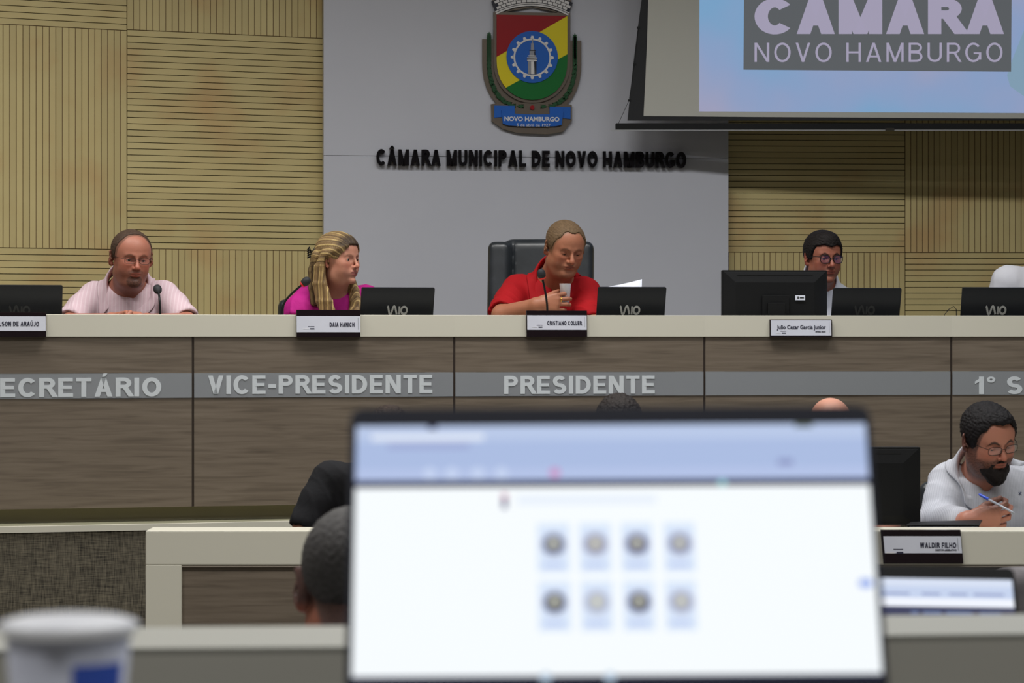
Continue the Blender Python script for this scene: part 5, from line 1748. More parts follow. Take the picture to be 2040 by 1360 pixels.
# ---- the three other people at the lower desk, mostly behind the near laptop
blackshirt = fabric('black_tee', rgb(20, 20, 24), .85)
hp7 = dict(skin=lin3(196, 142, 120), haircol=lin3(60, 48, 40), fat=.006, stubble=(lin3(60, 48, 42), .4, 'light'))
def lower_person(px, headpx, py, label, hp_, shirt, m_hair, sh=112, arm=(48, 48), short=.9):
    hd = W(headpx, py, 8.10)
    hip_ = seat_hip(px, 8.50, 0)
    po, F, o = make_person(dict(label=label, base=(hip_[0], 8.50, 0), head=hd, yaw=2, pitch=18, hs=.90, hp=hp_, neck=W(px, py+62, 8.24), trap=.058,
        sr=W(px-sh, py+80, 8.26), sl=W(px+sh, py+80, 8.26), er=W(px-sh-arm[0], py+178, 8.20), el=W(px+sh+arm[1], py+178, 8.20), wr=W(px-70, py+252, 8.16), wl=W(px+70, py+252, 8.16),
        hip=hip_, shirt_m=shirt, sleeve=short, bulk=1.08, arm_r=.050, fine=.0045, hr=dict(d=(1, -.3, 0), s=(0, -1, .2), only=(0, .2, 1)), hl=dict(d=(-1, -.3, 0), s=(0, -1, .2), only=(0, .2, 1))))
    eyes(F, po, o)
    if m_hair: hair_short(F, hp_, *m_hair, parent=po, origin=o, bumps=.003, step=.004)
    return po
lower_person(768, 775, 876, 'person in black T-shirt at the lower desk behind the left edge of the big laptop', hp7, blackshirt, (cut_line(.106, .06, -.01, -.06), .003))
hp8 = dict(skin=lin3(190, 136, 112), haircol=lin3(38, 32, 30), fat=.0)
lower_person(1233, 1233, 858, 'person with dark hair whose crown shows above the middle of the big laptop', hp8, fabric('navy_top', rgb(40, 46, 70)), (cut_line(.075, .06, -.02, -.08), .012))
hp9 = dict(skin=lin3(206, 150, 128), haircol=lin3(90, 70, 60), fat=.006)
lower_person(1655, 1655, 861, 'bald person whose crown shows above the right part of the big laptop', hp9, fabric('grey_top', rgb(120, 122, 130)), None, arm=(40, 14), sh=100)

# ---- seated man seen from behind, close by
hp10 = dict(skin=lin3(160, 100, 80), haircol=lin3(76, 74, 74), fat=.008, jaw=1.08, ear=1.25, wide=1.02,
            buzz=(lin3(72, 68, 68), .92, lambda x, y, z: sstep(.010, -.012, cut_line(.09, .07, -.03, -.072, 0, .045)(x, y, z))))
hd = W(706, 1168, 3.95)
po, F, o = make_person(dict(label='man seen from behind, short grey hair, white shirt, at left of the big laptop', base=(hd[0], 3.72, 0), facing=1,
    head=hd, yaw=180, pitch=8, hs=1.02, hp=hp10, neck=hd+np.array([0, -.035, -.16]), neck_r=.062, trap=.05,
    sr=hd+np.array([-.19, -.04, -.245]), sl=hd+np.array([.19, -.04, -.245]), er=hd+np.array([-.26, .06, -.44]), el=hd+np.array([.26, .06, -.44]), wr=hd+np.array([-.14, .30, -.42]), wl=hd+np.array([.14, .30, -.42]),
    hip=np.array([hd[0], 3.74, .485]), shirt_m=whiteshirt, sleeve=1.8, bulk=1.1, bs=1.0,
    hr=dict(d=(.3, 1, 0), s=(1, -.3, .2), only=(0, .2, 1)), hl=dict(d=(-.3, 1, 0), s=(-1, -.3, .2), only=(0, .2, 1)), collar=dict(lean=.4)))
hair_short(F, hp10, cut_line(.09, .07, -.010, -.066, 0, .04), .0045, parent=po, origin=o, bumps=.0007)
eyes(F, po, o)

# chairs
xr = W(1062, 600, 10.93)[0]
office_chair(xr+.01, 10.80, PLAT, math.radians(-5), 'high-backed black leather chair behind the red-shirted man', ZC+.435, .455, True)
gname = None
office_chair(W(642, 600, 10.5)[0], 10.50, PLAT, 0, 'low black office chair under the woman in magenta', ZC+.162, .42)
office_chair(W(258, 600, 10.52)[0], 10.52, PLAT, 0, 'low black office chair hidden behind the man in pale pink', ZC+.10, .42)
office_chair(W(1640, 600, 10.85)[0], 10.85, PLAT, 0, 'low black office chair behind the large monitor on the dais', ZC+.10, .42)
office_chair(W(2092, 600, 10.85)[0], 10.85, PLAT, 0, 'low black office chair at the right end of the dais', ZC+.10, .42)
for px_, lab in ((768, 'black office chair of the black-clad person at the lower desk'), (1233, 'black office chair of the dark-haired person at the lower desk'), (1655, 'black office chair of the bald person at the lower desk'), (1975, 'black office chair of the bearded man writing')):
    office_chair(W(px_, 0, 8.5)[0], 8.50, 0, 0, lab, .86, .40)
office_chair(hd[0], 3.74, 0, math.pi, 'black office chair of the man seen from behind', .70, .42, seat_h=.35)
office_chair(W(2232, 0, 4.9)[0], 4.70, 0, math.pi*0+math.radians(4), 'empty grey fabric chair at the right edge beyond the small laptop', zpx(1122, 5.0), .46, m=noise_color(mat('grey_fabric', rgb(112, 108, 110), .9), [(.3, rgb(104, 100, 102)), (.7, rgb(120, 116, 118))], nscale=40))

# ================================================================== THINGS ON THE DAIS
def vaio(width, height):
    """wave-like silver maker's mark"""
    mb = MB(); w = .16
    polys = []
    w = .26
    polys += ribbon([(0, 1), (.10, .92), (.33, .12), (.46, 0), (.60, .10), (.86, .90), (1.0, 1), (1.14, .9), (1.42, .0)], w)
    polys += rect(1.64, 0, 1.88, 1)
    polys += ribbon(arc(2.45, .5, .42, .44, 0, 360, 24)[:-1], w, True)
    for p in polys:
        q = [(a[0]/2.9*width, a[1]*height) for a in p]
        a = sum(q[i][0]*q[(i+1) % len(q)][1]-q[(i+1) % len(q)][0]*q[i][1] for i in range(len(q)))
        if a < 0: q = q[::-1]
        mb.prism(q, -.0004, 0)
    return mb
M['keys'] = mat('key_caps', rgb(34, 35, 38), .6)
M['screen_on'] = mat('lit_laptop_screen', rgb(10, 10, 10), .3, emit=rgb(170, 185, 215), estr=.7)
def dais_laptop(x0, x1, ytop, label, logo='bright', logo_px=None, logo_y=(606, 626)):
    pc = (x0+x1)/2
    p, a = dais_at(pc)
    Y = p[1]+.21
    wdt = (x1-x0)/FPX*(Y-.04)/math.cos(a)
    e = empty('laptop', ((pc-1020)/FPX*Y, Y, WORK+.001), a)
    tag(e, label, 'laptop', 'laptops on the dais')
    top = zpx(ytop, Y-.06)-WORK
    b = MB(); b.rbox((-wdt/2, 0, 0), (wdt/2, .175, .017), .012, axis='z'); b.build('base', M['black'], e, .001)
    kb = MB()
    for r in range(5):
        for c in range(12):
            kb.box((-wdt/2+.02+c*(wdt-.04)/12+.001, .03+r*.015, .017), (-wdt/2+.02+(c+1)*(wdt-.04)/12-.001, .03+r*.015+.0125, .019))
    k_ = kb.build('keyboard', M['keys'], e); k_['kind'] = 'stuff'
    L = math.hypot(top-.016, .06); th = math.atan2(.06, top-.016)
    lid = MB(); lid.rbox((-wdt/2, -.004, 0), (wdt/2, .004, L), .006)
    lo_ = lid.build('lid', M['lid'], e, .0012); lo_.location = (0, 0, .016); lo_.rotation_euler = (th, 0, 0)
    d = MB(); d.box((-wdt/2+.007, .004, .012), (wdt/2-.007, .0046, L-.009)); d.build('display', M['screen_on'], lo_)
    lp = logo_px if logo_px is not None else pc
    m_ = M['silver'] if logo == 'bright' else M['chair_plastic']
    w_ = 40/FPX*Y; zz = (zpx(logo_y[1], Y)-WORK-.016)/math.cos(th)
    lg = vaio(w_, 17/FPX*Y).build('maker_mark', m_, lo_)
    lg.location = ((lp-pc)/FPX*Y-w_/2, -.0043, zz)
    b = MB(); b.tube([(-wdt/2+.03, 0, .017), (wdt/2-.03, 0, .017)], .006, 8); b.build('hinge', M['black'], e)
    return e
dais_laptop(-26, 120, 568, 'closed-back dark laptop at the left end of the dais beside the man in pale pink', 'dim', 38)
dais_laptop(716, 860, 573, 'dark laptop on the dais just right of the woman in magenta', 'bright', 788, (606, 626))
dais_laptop(1185, 1322, 572, 'dark laptop on the dais just right of the red-shirted man', 'bright', 1251, (606, 626))
dais_laptop(1652, 1790, 574, 'dark laptop on the dais right of the large monitor', 'dim', 1718)
dais_laptop(1910, 2052, 573, 'dark laptop with silver mark at the right edge of the dais', 'bright', 1980, (606, 626))

def monitor(x0, x1, y0, Y, zfloor, label, a=0.0, sticker=None):
    pc = (x0+x1)/2; wdt = (x1-x0)/FPX*Y; top = zpx(y0, Y)
    e = empty('monitor', ((pc-1020)/FPX*Y, Y, zfloor), a); tag(e, label, 'monitor')
    H = wdt*.56; t = top-zfloor
    # housing: front frame and bulged rear (towards the lens)
    mb = MB(); mb.rbox((-wdt/2, -.004, t-H), (wdt/2, .022, t), .004); mb.build('frame', M['black'], e, .001)
    mb = MB()
    w2 = wdt/2-.004; i = .05
    mb.hull8([(-w2, -.004, t-H+.004), (w2, -.004, t-H+.004), (w2-i, -.012, t-H+.03), (-w2+i, -.012, t-H+.03),
              (-w2, -.004, t-.004), (w2, -.004, t-.004), (w2-i, -.012, t-i), (-w2+i, -.012, t-i)])
    sh = mb.build('rear_shell', M['black'], e, .004)
    mb = MB(); mb.box((-wdt*.36, -.0085, t-.0215), (wdt*.36, -.0055, t-.0185)); mb.build('vent_slot', mat('slot_black', rgb(4, 4, 5), .8), sh)
    mb = MB(); mb.rbox((-.055, -.024, t-H*.85), (.055, -.017, t-H*.42), .004); mb.build('mount_plate', M['black'], e, .001)
    mb = MB(); mb.rbox((-.035, -.042, .012), (.035, -.024, t-H*.55), .004); mb.build('stand', M['black'], e, .001)
    mb = MB(); mb.rbox((-.12, -.06, 0), (.12, .11, .012), .02, axis='z'); mb.build('foot', M['black'], e)
    mb = MB(); mb.box((-wdt/2+.012, .022, t-H+.016), (wdt/2-.012, .0225, t-.012)); mb.build('display', M['screen_on'], e)
    for sx_ in (-.035, .035):
        mb = MB(); mb.box((sx_-.004+.01, -.0200, t-H+.045), (sx_+.004+.01, -.017, t-H+.049)); mb.build('port', M['silver'], e)
    if sticker:
        sxp, syp, sw_, sh_ = sticker
        xx = (sxp-pc)/FPX*Y; zz = zpx(syp, Y)-zfloor
        mb = MB(); mb.box((xx-sw_/2, -.0190, zz-sh_/2), (xx+sw_/2, -.0170, zz+sh_/2)); s_ = mb.build('sticker', M['paper'], e)
        mb = MB(); mb.box((xx-sw_*.30, -.0194, zz-sh_*.28), (xx-sw_*.15, -.0190, zz+sh_*.28)); mb.box((xx-sw_*.05, -.0194, zz-sh_*.15), (xx+sw_*.38, -.0190, zz+sh_*.12)); mb.build('sticker_print', M['chair_plastic'], s_)
    return e
pm, am = dais_at(1543)
monitor(1437, 1649, 538, pm[1]+.22, WORK+.001, 'large black monitor seen from behind on the dais, with a white sticker', am, (1593, 593, .040, .020))

def gooseneck(pts, Yb, surf, label, ring=True):
    """pts: pixel path from the desk to the head; the head is at the last"""
    P_ = [W(px_, py_, Yb+dy) for px_, py_, dy in pts]
    bx, by = P_[0][0], P_[0][1]
    surf += .001
    e = empty('gooseneck_microphone', (bx, by, surf)); tag(e, label, 'microphone', 'gooseneck microphones on the dais')
    o_ = np.array([bx, by, surf])
    b = MB(); b.rbox((-.045, -.035, 0), (.045, .045, .028), .012, axis='z'); b.build('base', M['black'], e, .003)
    path = [np.array([bx, by, surf+.02])]+P_
    # smooth the path
    pp = [Vector(tuple(q-o_)) for q in path]; sm = []
    for i in range(len(pp)-1):
        p0 = pp[max(i-1, 0)]; p1 = pp[i]; p2 = pp[i+1]; p3 = pp[min(i+2, len(pp)-1)]
        for k in range(5):
            t = k/5
            sm.append(.5*((2*p1)+(-p0+p2)*t+(2*p0-5*p1+4*p2-p3)*t*t+(-p0+3*p1-3*p2+p3)*t**3))
    sm.append(pp[-1])
    b = MB(); b.tube(sm, .0042, 8); b.build('neck', M['black'], e)
    d = (sm[-1]-sm[-3]).normalized()
    h0 = sm[-1]-d*.012
    b = MB(); prof = [(0, .0), (.007, .004), (.015, .014), (.0172, .026), (.015, .038), (.008, .045), (0, .047)]
    b.lathe(prof, (0, 0, 0), 16); ho = b.build('foam_head', M['screen_black'], e)
    ho.location = h0; ho.rotation_euler = d.to_track_quat('Z', 'Y').to_euler()
    if ring:
        b = MB(); b.lathe([(.0095, .004), (.0125, .006), (.0145, .010), (.012, .0105), (.0095, .004)], (0, 0, 0), 16); b.build('light_ring', M['red_led'], ho)
    return e
gooseneck([(319, 628, 0), (318, 600, .0), (317, 588, .02), (315, 580, .04)], deskY(319)+.24, WORK, 'black gooseneck microphone before the man in pale pink', False)
gooseneck([(561, 640, 0), (562, 615, 0), (574, 592, .0), (604, 565, -.01)], deskY(560)+.26, WORK, 'black gooseneck microphone bent towards the woman in magenta')
gooseneck([(1090, 640, 0), (1090, 610, -.01), (1086, 580, -.01), (1080, 552, -.02)], deskY(1090)+.16, WORK, 'black gooseneck microphone upright before the red-shirted man')

# small cup in the hand
cc = W(1126, 585, 10.272)
e = tag(empty('coffee_cup', cc+np.array([0, 0, -.036])), 'small white plastic cup held in the red-shirted man\'s hand', 'cup')
b = MB(); b.lathe([(0, 0), (.0175, 0), (.0235, .076), (.0245, .077), (.0225, .077), (.0165, .004), (0, .004)], (0, 0, 0), 24)
b.build('cup_body', mat('white_cup', rgb(236, 238, 246), .5), e)
b = MB(); b.lathe([(0, .055), (.0205, .055)], (0, 0, 0), 20); b.build('coffee', mat('coffee', rgb(40, 24, 14), .2), e)

# sheet of paper behind the laptop
b = MB()
n = 8; A = [W(1196, 574, 10.34), W(1238, 566, 10.33), W(1260, 561, 10.32), W(1279, 556, 10.31)]; Bq = [W(1196, 625, 10.30), W(1238, 625, 10.30), W(1260, 624, 10.29), W(1277, 622, 10.28)]
vs = [tuple(p) for p in A]+[tuple(p) for p in Bq]
b.add(vs, [(i, i+1, i+5, i+4) for i in range(3)], True)
pp_ = b.build('paper_sheet', M['paper']); tag(pp_, 'white sheet of paper held up behind the laptop beside the red-shirted man', 'paper')
md = pp_.modifiers.new('s', 'SOLIDIFY'); md.thickness = .0006

# cord beside the right-hand laptop
b = MB(); pq, aq = dais_at(1890)
b.tube([W(1872, 666, pq[1]+.28), W(1876, 645, pq[1]+.28), W(1882, 626, pq[1]+.28), W(1890, 616, pq[1]+.28), W(1900, 610, pq[1]+.28), W(1905, 616, pq[1]+.29), W(1906, 666, pq[1]+.30)], .0016, 6)
tag(b.build('power_cord', M['black']), 'thin black cord looping beside the right-edge laptop on the dais', 'cord')

# ================================================================== NAMEPLATES
def nameplate(x0, x1, y0, y1, ins, label, lines, Yf, a, logo=None, grp='nameplates', sh=0.0):
    """dark holder hooked over a desk edge; ins=(x0,x1,y0,y1) of the silver insert, lines=[(text,x0,x1,y0,y1)]"""
    Y = Yf-.006
    o_ = empty('nameplate', ((x0+x1)/2/1.0*0+((x0+x1)/2-1020)/FPX*Y, Y, zpx(y1, Y)), a)
    tag(o_, label, 'nameplate', grp)
    pc = (x0+x1)/2; zb_ = zpx(y1, Y)
    def lx(p): return (p-pc)/FPX*Y
    def lz(p): return zpx(p, Y)-zb_
    skew = sh
    mb = MB(); mb.hull8([(lx(x0)+skew, -.010, 0), (lx(x1)+skew, -.010, 0), (lx(x1)+skew, .0055, 0), (lx(x0)+skew, .0055, 0),
                         (lx(x0), -.004, lz(y0)), (lx(x1), -.004, lz(y0)), (lx(x1), .0055, lz(y0)), (lx(x0), .0055, lz(y0))])
    mb.build('holder', M['plate'], o_, .0008)
    def fy(z): return -.010+.006*z/lz(y0)
    ix0, ix1, iy0, iy1 = ins
    def sk(z): return skew*(1-z/lz(y0))
    def slab(ax, bx, ay, by, off, m_, name, par):
        z0, z1 = lz(by), lz(ay)
        mb = MB(); mb.hull8([(lx(ax)+sk(z0), fy(z0)-off, z0), (lx(bx)+sk(z0), fy(z0)-off, z0), (lx(bx)+sk(z0), fy(z0)+.001, z0), (lx(ax)+sk(z0), fy(z0)+.001, z0),
                             (lx(ax)+sk(z1), fy(z1)-off, z1), (lx(bx)+sk(z1), fy(z1)-off, z1), (lx(bx)+sk(z1), fy(z1)+.001, z1), (lx(ax)+sk(z1), fy(z1)+.001, z1)])
        return mb.build(name, m_, par)
    i_ = slab(ix0, ix1, iy0, iy1, .0008, M['plate_insert'], 'insert', o_)
    for (t, ax, bx, ay, by) in lines:
        big = t.upper() == t and (by-ay) > 6
        if big:
            ob = lettering_mb(t, lx(bx)-lx(ax), lz(ay)-lz(by), w=.20, gap=.13, depth=.0004).build('name_print', M['dark_print'], i_)
        else:
            ob = font_text('name_print', t, lx(bx)-lx(ax), lz(ay)-lz(by), M['dark_print'], i_, (0, 0, 0), off=.02)
        ob.location = (lx(ax)+sk(lz(by)), fy(lz(by))-.0016, lz(by)); ob.rotation_euler = (-math.atan2(.006, lz(y0)), 0, 0)
    if logo:
        gx, gy, s_ = logo
        slab(gx, gx+10*s_, gy, gy+1*s_, .0012, M['dark_print'], 'logo_bar', i_)
        slab(gx+3*s_, gx+10*s_, gy+3*s_, gy+5*s_, .0012, M['dark_print'], 'logo_bar', i_)
        slab(gx-8*s_, gx+1*s_, gy+3.5*s_, gy+4.6*s_, .0012, M['e_wht'], 'logo_swoosh', i_)
        slab(ix1-4*s_, ix1-3.4*s_, iy0+3, iy1-5, .0012, M['e_gry'], 'edge_line', i_)
    return o_
def dn(px): 
    p, a = dais_at(px); return p[1]-.006, a
for (x0, x1, y0, y1, ins, lab, lines, logo) in (
    (-34, 91, 622, 671, (-34, 90, 630, 659), 'dark nameplate at the left end of the dais, cut by the picture edge', [('ADELSON DE ARAÚJO', -20, 77, 640, 649)], None),
    (590, 718, 617, 671, (590, 718, 629.5, 661.5), 'dark nameplate before the woman in magenta', [('DAIA HANICH', 656, 706, 642, 650.5)], (613, 650, 1.25)),
    (1047.5, 1170, 618.5, 671, (1049, 1169, 628, 657), 'dark nameplate before the red-shirted man', [('CRISTIANO COLLER', 1089, 1159, 639, 647)], (1068, 647, 1.15)),
    (1532, 1658, 636, 671, (1534, 1656, 637.5, 668.5), 'silver nameplate with thin dark rims below the large monitor', [('Julio Cezar Garcia Junior', 1546, 1645, 647, 658), ('Diretor Geral', 1624, 1644, 659, 661.5)], (1553, 659, 1.1))):
    yf, a = dn((x0+x1)/2)
    nameplate(x0, x1, y0, y1, ins, lab, lines, yf, a, logo)
nameplate(1754, 1913, 1055, 1121.5, (1758, 1912, 1067.5, 1101), 'larger brown nameplate on the lower desk before the bearded man', [('WALDIR FILHO', 1829, 1901, 1080, 1090.5), ('DIRETOR LEGISLATIVO', 1859, 1901, 1093, 1096.5)], LD, 0, (1776, 1092.5, 1.9), sh=.008)

# ================================================================== THINGS ON THE LOWER DESK
monitor(1556, 1833, 890, 7.87, LWORK+.001, 'black monitor seen from behind on the lower desk beside the bearded man')
# folder lying propped on the ledge
e = tag(empty('folder', W(1880, 1045, 7.74)), 'closed black folder leaning on the ledge before the bearded man', 'folder')
eo = W(1880, 1045, 7.74)
def fq(mb, pts, t=.006):
    P_ = [np.array(p)-eo for p in pts]
    mb.hull8([P_[0], P_[1], P_[2], P_[3], P_[0]+[0, 0, t], P_[1]+[0, 0, t], P_[2]+[0, 0, t], P_[3]+[0, 0, t]])
b = MB(); fq(b, [W(1808, 1053, 7.66), W(1950, 1053, 7.66), W(1952, 1046, 7.81), W(1806, 1047, 7.81)], .005); b.build('cover', M['black'], e, .002)
b = MB(); fq(b, [W(1812, 1051, 7.665), W(1948, 1051, 7.665), W(1949, 1044, 7.80), W(1812, 1045, 7.80)], .003); b.build('pages', M['paper'], e)
b = MB(); fq(b, [W(1806, 1047.5, 7.662), W(1951, 1047.5, 7.662), W(1957, 1038, 7.82), W(1815, 1042, 7.82)], .005); b.build('cover', M['black'], e, .002)
# pen
p0, p1 = W(1950, 984, 7.90), W(2023, 1023, 7.80)
d_ = (p1-p0)/np.linalg.norm(p1-p0); L_ = np.linalg.norm(p1-p0)
e = tag(empty('ballpoint_pen', p0), 'blue ballpoint pen in the bearded man\'s hand', 'pen')
b = MB(); b.tube([d_*.0, d_*.004, d_*.035, d_*.040], [.002, .0042, .0048, .0046], 10); b.build('cap', mat('blue_plastic', rgb(28, 70, 190), .35), e)
b = MB(); b.tube([d_*.040, d_*(L_-.012), d_*L_], [.0038, .0036, .0008], 10); b.build('barrel', mat('clear_barrel', rgb(150, 155, 165), .2), e)

# ================================================================== NEAR LAPTOP, SMALL LAPTOP, CUP
def emi(name, c, s=1.0): return mat(name, (0.01, 0.01, 0.01, 1), .35, emit=c, estr=s)
def lap(nm, label, TL, TR, BL, BR, Yt, Yb, bez, items, tabz, white, wst, bodym, depth=.22):
    tl, tr, bl, br = W(*TL, Yt), W(*TR, Yt), W(*BL, Yb), W(*BR, Yb)
    tc, bc = (tl+tr)/2, (bl+br)/2
    ex = (tr-tl); wt = (np.linalg.norm(tr-tl)+np.linalg.norm(br-bl))/2; ex = ex/np.linalg.norm(ex)
    ed = bc-tc; H = np.linalg.norm(ed); ed = ed/H; ex = ex-ed*ex.dot(ed)*.35; ex /= np.linalg.norm(ex); ed = ed-ex*ed.dot(ex); ed /= np.linalg.norm(ed)
    en = np.cross(ex, ed); en = en if en[1] < 0 else -en            # towards the viewer
    hinge = bc+ed*bez[3]
    e = empty(nm, (hinge[0], hinge[1], tabz)); tag(e, label, 'laptop')
    o_ = np.array([hinge[0], hinge[1], tabz])
    R3 = np.stack([ex, -en, -ed], 1)                 # local x right, y away from viewer, z up the screen
    def place(mb, name, m_, par, bev=0):
        ob = mb.build(name, m_, None, bev)
        ob.matrix_world = Matrix.Translation(tuple(bc)) @ Matrix([list(r) for r in R3]).to_4x4()
        M4 = Matrix.Translation(tuple(bc)) @ Matrix([list(r) for r in R3]).to_4x4()
        ob.location = M4.translation; ob.rotation_euler = M4.to_euler()
        ob.parent = par; ob.matrix_parent_inverse = pmat(par).inverted(); return ob
    w2 = wt/2
    mb = MB(); mb.rbox((-w2-bez[0], .0005, -bez[3]), (w2+bez[1], .007, H+bez[2]), .008); lid = place(mb, 'lid', bodym, e, .001)
    def U(u, v): return (-w2+u*wt, H*(1-v))
    def rectp(u0, v0, u1, v1, lay, m_, name, par, rnd_=0):
        a_, b_ = U(u0, v1), U(u1, v0)
        mb = MB()
        if rnd_: mb.rbox((a_[0], -.0002*lay, a_[1]), (b_[0], .0006, b_[1]), rnd_)
        else: mb.box((a_[0], -.0002*lay, a_[1]), (b_[0], .0006, b_[1]))
        return place(mb, name, m_, par)
    disp = rectp(0, 0, 1, 1, .5, white, 'display', lid, 0)
    mats = {}
    for it in items:
        kind, c, *r_ = it
        if c not in mats: mats[c] = emi('screen_colour', rgb(*c), wst)
        if kind == 'r': rectp(*r_[:4], r_[4], mats[c], r_[5], disp, r_[6] if len(r_) > 6 else 0)
        else:
            u, v, rad, lay, nm_ = r_
            cx, cz = U(u, v)
            mb = MB(); mb.prism([(cx+rad*math.cos(2*math.pi*k/24), cz+rad*math.sin(2*math.pi*k/24)) for k in range(24)], -.0002*lay, .0003)
            place(mb, nm_, mats[c], disp)
    # base
    hz = hinge[2]-tabz
    b = MB(); b.rbox((-w2-bez[0], -depth, .0), (w2+bez[1], .004, .018), .012, axis='z'); b.build('base', bodym, e, .001)
    kb = MB()
    for r in range(5):
        for c in range(13):
            kb.box((-w2+.01+c*(wt-.02)/13+.001, -.12+r*.019, .018), (-w2+.01+(c+1)*(wt-.02)/13-.001, -.12+r*.019+.016, .0195))
    k_ = kb.build('keyboard', M['keys'], e); k_['kind'] = 'stuff'
    b = MB(); b.rbox((-.05, -.20, .018), (.05, -.135, .0184), .004, axis='z'); b.build('touchpad', M['chair_plastic'], e)
    b = MB(); b.tube([(-w2+.02, 0, .017), (w2-.02, 0, .017)], .0065, 8); b.build('hinge', M['black'], e)
    return e
def uv(x, y):
    v = (y-845)/507; xl = 697-3*v; wd = 1023+47*v
    return (x-xl)/wd, v
its = [('r', (172, 190, 228), 0, 0, 1, .222, 1, 'browser_bar'), ('r', (186, 202, 234), 0, 0, 1, .060, 1.6, 'tab_strip'), ('r', (182, 197, 234), 0, .175, 1, .215, 1.6, 'bookmark_bar'),
       ('r', (26, 26, 62), 0, .222, 1, .250, 1, 'divider'), ('r', (22, 28, 66), 0, .985, 1, 1.0, 1, 'taskbar'),
       ('r', (228, 236, 250), .03, .035, .25, .06, 2.2, 'open_tab')]
for x in (845, 890, 942, 990): u_, v_ = uv(x, 943); its.append(('c', (200, 214, 244), u_, v_, .0042, 2.4, 'bookmark_icon'))
u_, v_ = uv(1097, 943); its.append(('c', (206, 150, 200), u_, v_, .0035, 2.4, 'bookmark_icon'))
u_, v_ = uv(1435, 966); its.append(('c', (120, 190, 190), u_, v_, .0025, 2.4, 'bookmark_icon'))
u0, v0 = uv(1545, 918); its.append(('r', (140, 150, 195), u0, v0, u0+.03, v0+.025, 2.4, 'toolbar_text'))
u0, v0 = uv(760, 880); its.append(('r', (160, 172, 214), u0, v0, u0+.16, v0+.025, 2.4, 'address_text'))
u0, v0 = uv(840, 846); its.append(('r', (60, 60, 90), u0, .0, u0+.018, .014, 2.4, 'tab_icon'))
u0, v0 = uv(1578, 846); its.append(('r', (90, 100, 90), u0, .0, u0+.035, .014, 2.4, 'tab_icon'))
u0, v0 = uv(991, 985); its.append(('r', (200, 120, 150), u0, v0, u0+.010, v0+.02, 1.4, 'page_logo'))
its.append(('r', (40, 40, 110), u0, v0+.02, u0+.010, v0+.058, 1.4, 'page_logo'))
its.append(('r', (236, 244, 255), u0+.03, v0+.01, u0+.30, v0+.045, 1.2, 'page_title'))
for row, (yy, xs, cs) in enumerate(((1088, (1097, 1181, 1265, 1351), ((92, 98, 118), (150, 150, 164), (84, 86, 112), (140, 144, 164))), (1203, (1101, 1186, 1271, 1356), ((62, 68, 84), (178, 184, 196), (60, 64, 84), (166, 170, 184))))):
    for x, c in zip(xs, cs):
        a_ = uv(x-34, yy-42); b_ = uv(x+34, yy+56)
        its.append(('r', (222, 236, 255), a_[0], a_[1], b_[0], b_[1], 1.2, 'profile_card'))
        u_, v_ = uv(x, yy); its.append(('c', (200, 208, 240), u_, v_, .0088, 1.8, 'portrait_ring')); its.append(('c', c, u_, v_, .0070, 2.2, 'portrait')); its.append(('c', (226, 226, 206), u_, v_-.004, .0028, 2.6, 'portrait_face'))
        a_ = uv(x-22, yy+38); b_ = uv(x+22, yy+46)
        its.append(('r', (186, 200, 240), a_[0], a_[1], b_[0], b_[1], 1.8, 'portrait_caption'))
a_ = uv(1712, 1160); its.append(('r', (150, 175, 240), a_[0], a_[1], a_[0]+.028, a_[1]+.035, 1.4, 'side_button', .003))
for x in (1085, 1215): u_, v_ = uv(x, 1349); its.append(('c', (180, 200, 220), u_, .992, .0035, 1.6, 'taskbar_icon'))
M['page_white'] = emi('lit_white_page', rgb(247, 252, 255), 1.0)
lap('near_laptop', 'large open laptop in the foreground showing a white page with eight round portraits', (702, 846), (1717, 847), (702, 1352), (1757, 1353), 1.693, 1.622, (.0045, .0040, .0135, .012), its, TT+.001, M['page_white'], .97, M['bezel']).name = 'laptop'
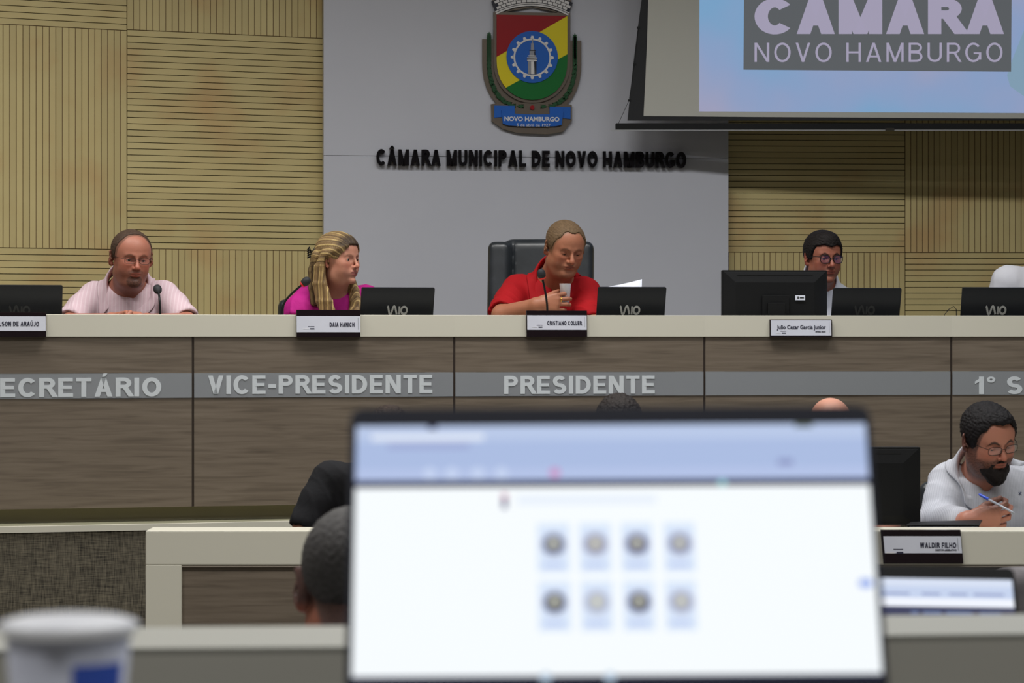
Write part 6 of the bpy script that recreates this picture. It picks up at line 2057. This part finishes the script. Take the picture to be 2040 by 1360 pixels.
its2 = [('r', (196, 210, 238), 0, 0, 1, .125, 1, 'browser_bar'), ('r', (214, 224, 244), 0, .0, 1, .05, 1.4, 'tab_strip'), ('r', (24, 30, 78), 0, .180, 1, .262, 1, 'navigation_bar'), ('r', (206, 216, 246), 0, .125, .52, .180, 1.2, 'address_row')]
for k, (ua, ub) in enumerate(((.66, .685), (.70, .76), (.775, .86), (.885, .955))): its2.append(('r', (96, 116, 160), ua, .212, ub, .228, 1.8, 'navigation_text'))
for k, (ua, ub) in enumerate(((.57, .66), (.70, .76), (.79, .85), (.87, .97))): its2.append(('r', (140, 152, 196), ua, .092, ub, .106, 1.8, 'tab_text'))
lap('laptop', 'smaller lit laptop at lower right beyond the ledge, showing a navy bar', (1424, 1150), (2022, 1151), (1415, 1466), (2048, 1468), 2.90, 2.80, (.005, .004, .0165, .014), its2, ZC-.489, emi('lit_white_page_2', rgb(236, 240, 250), 1.0), .95, M['black'])

# cup with lid, close to the lens
CY = 1.46
cx_ = (136-1020)/FPX*CY
e = tag(empty('takeaway_cup', (cx_, CY, TT)), 'white foam cup with flat lid and blue mark, blurred in the lower left corner', 'cup')
zr = zpx(1240, CY)-TT
M['foam'] = mat('white_foam', rgb(200, 204, 222), .6); M['lid_white'] = mat('cup_lid', rgb(214, 216, 224), .4)
b = MB(); b.lathe([(0, 0), (.0255, 0), (.0285, .002), (.0360, zr-.005), (.035, zr-.005), (.025, .004), (0, .004)], (0, 0, 0), 40); b.build('cup_body', M['foam'], e)
b = MB(); b.lathe([(.0355, zr-.006), (.0390, zr-.005), (.0408, zr-.0025), (.0406, zr-.0005), (.038, zr+.001), (.031, zr+.0030), (.018, zr+.0045), (0, zr+.005)], (0, 0, 0), 48); b.build('lid', M['lid_white'], e)
b = MB(); vs = []; n = 10
for i in range(n+1):
    a = math.radians(-76+54*i/n)
    for k in range(5):
        zz = .030+.046*k/4; rr = .0285+(.0360-.0285)*zz/(zr-.008)+.0008
        vs.append((rr*math.cos(a), rr*math.sin(a), zz))
b.add(vs, [(i*5+k, (i+1)*5+k, (i+1)*5+k+1, i*5+k+1) for i in range(n) for k in range(4)], True)
b.build('blue_mark', mat('blue_print', rgb(40, 80, 190), .6), e)
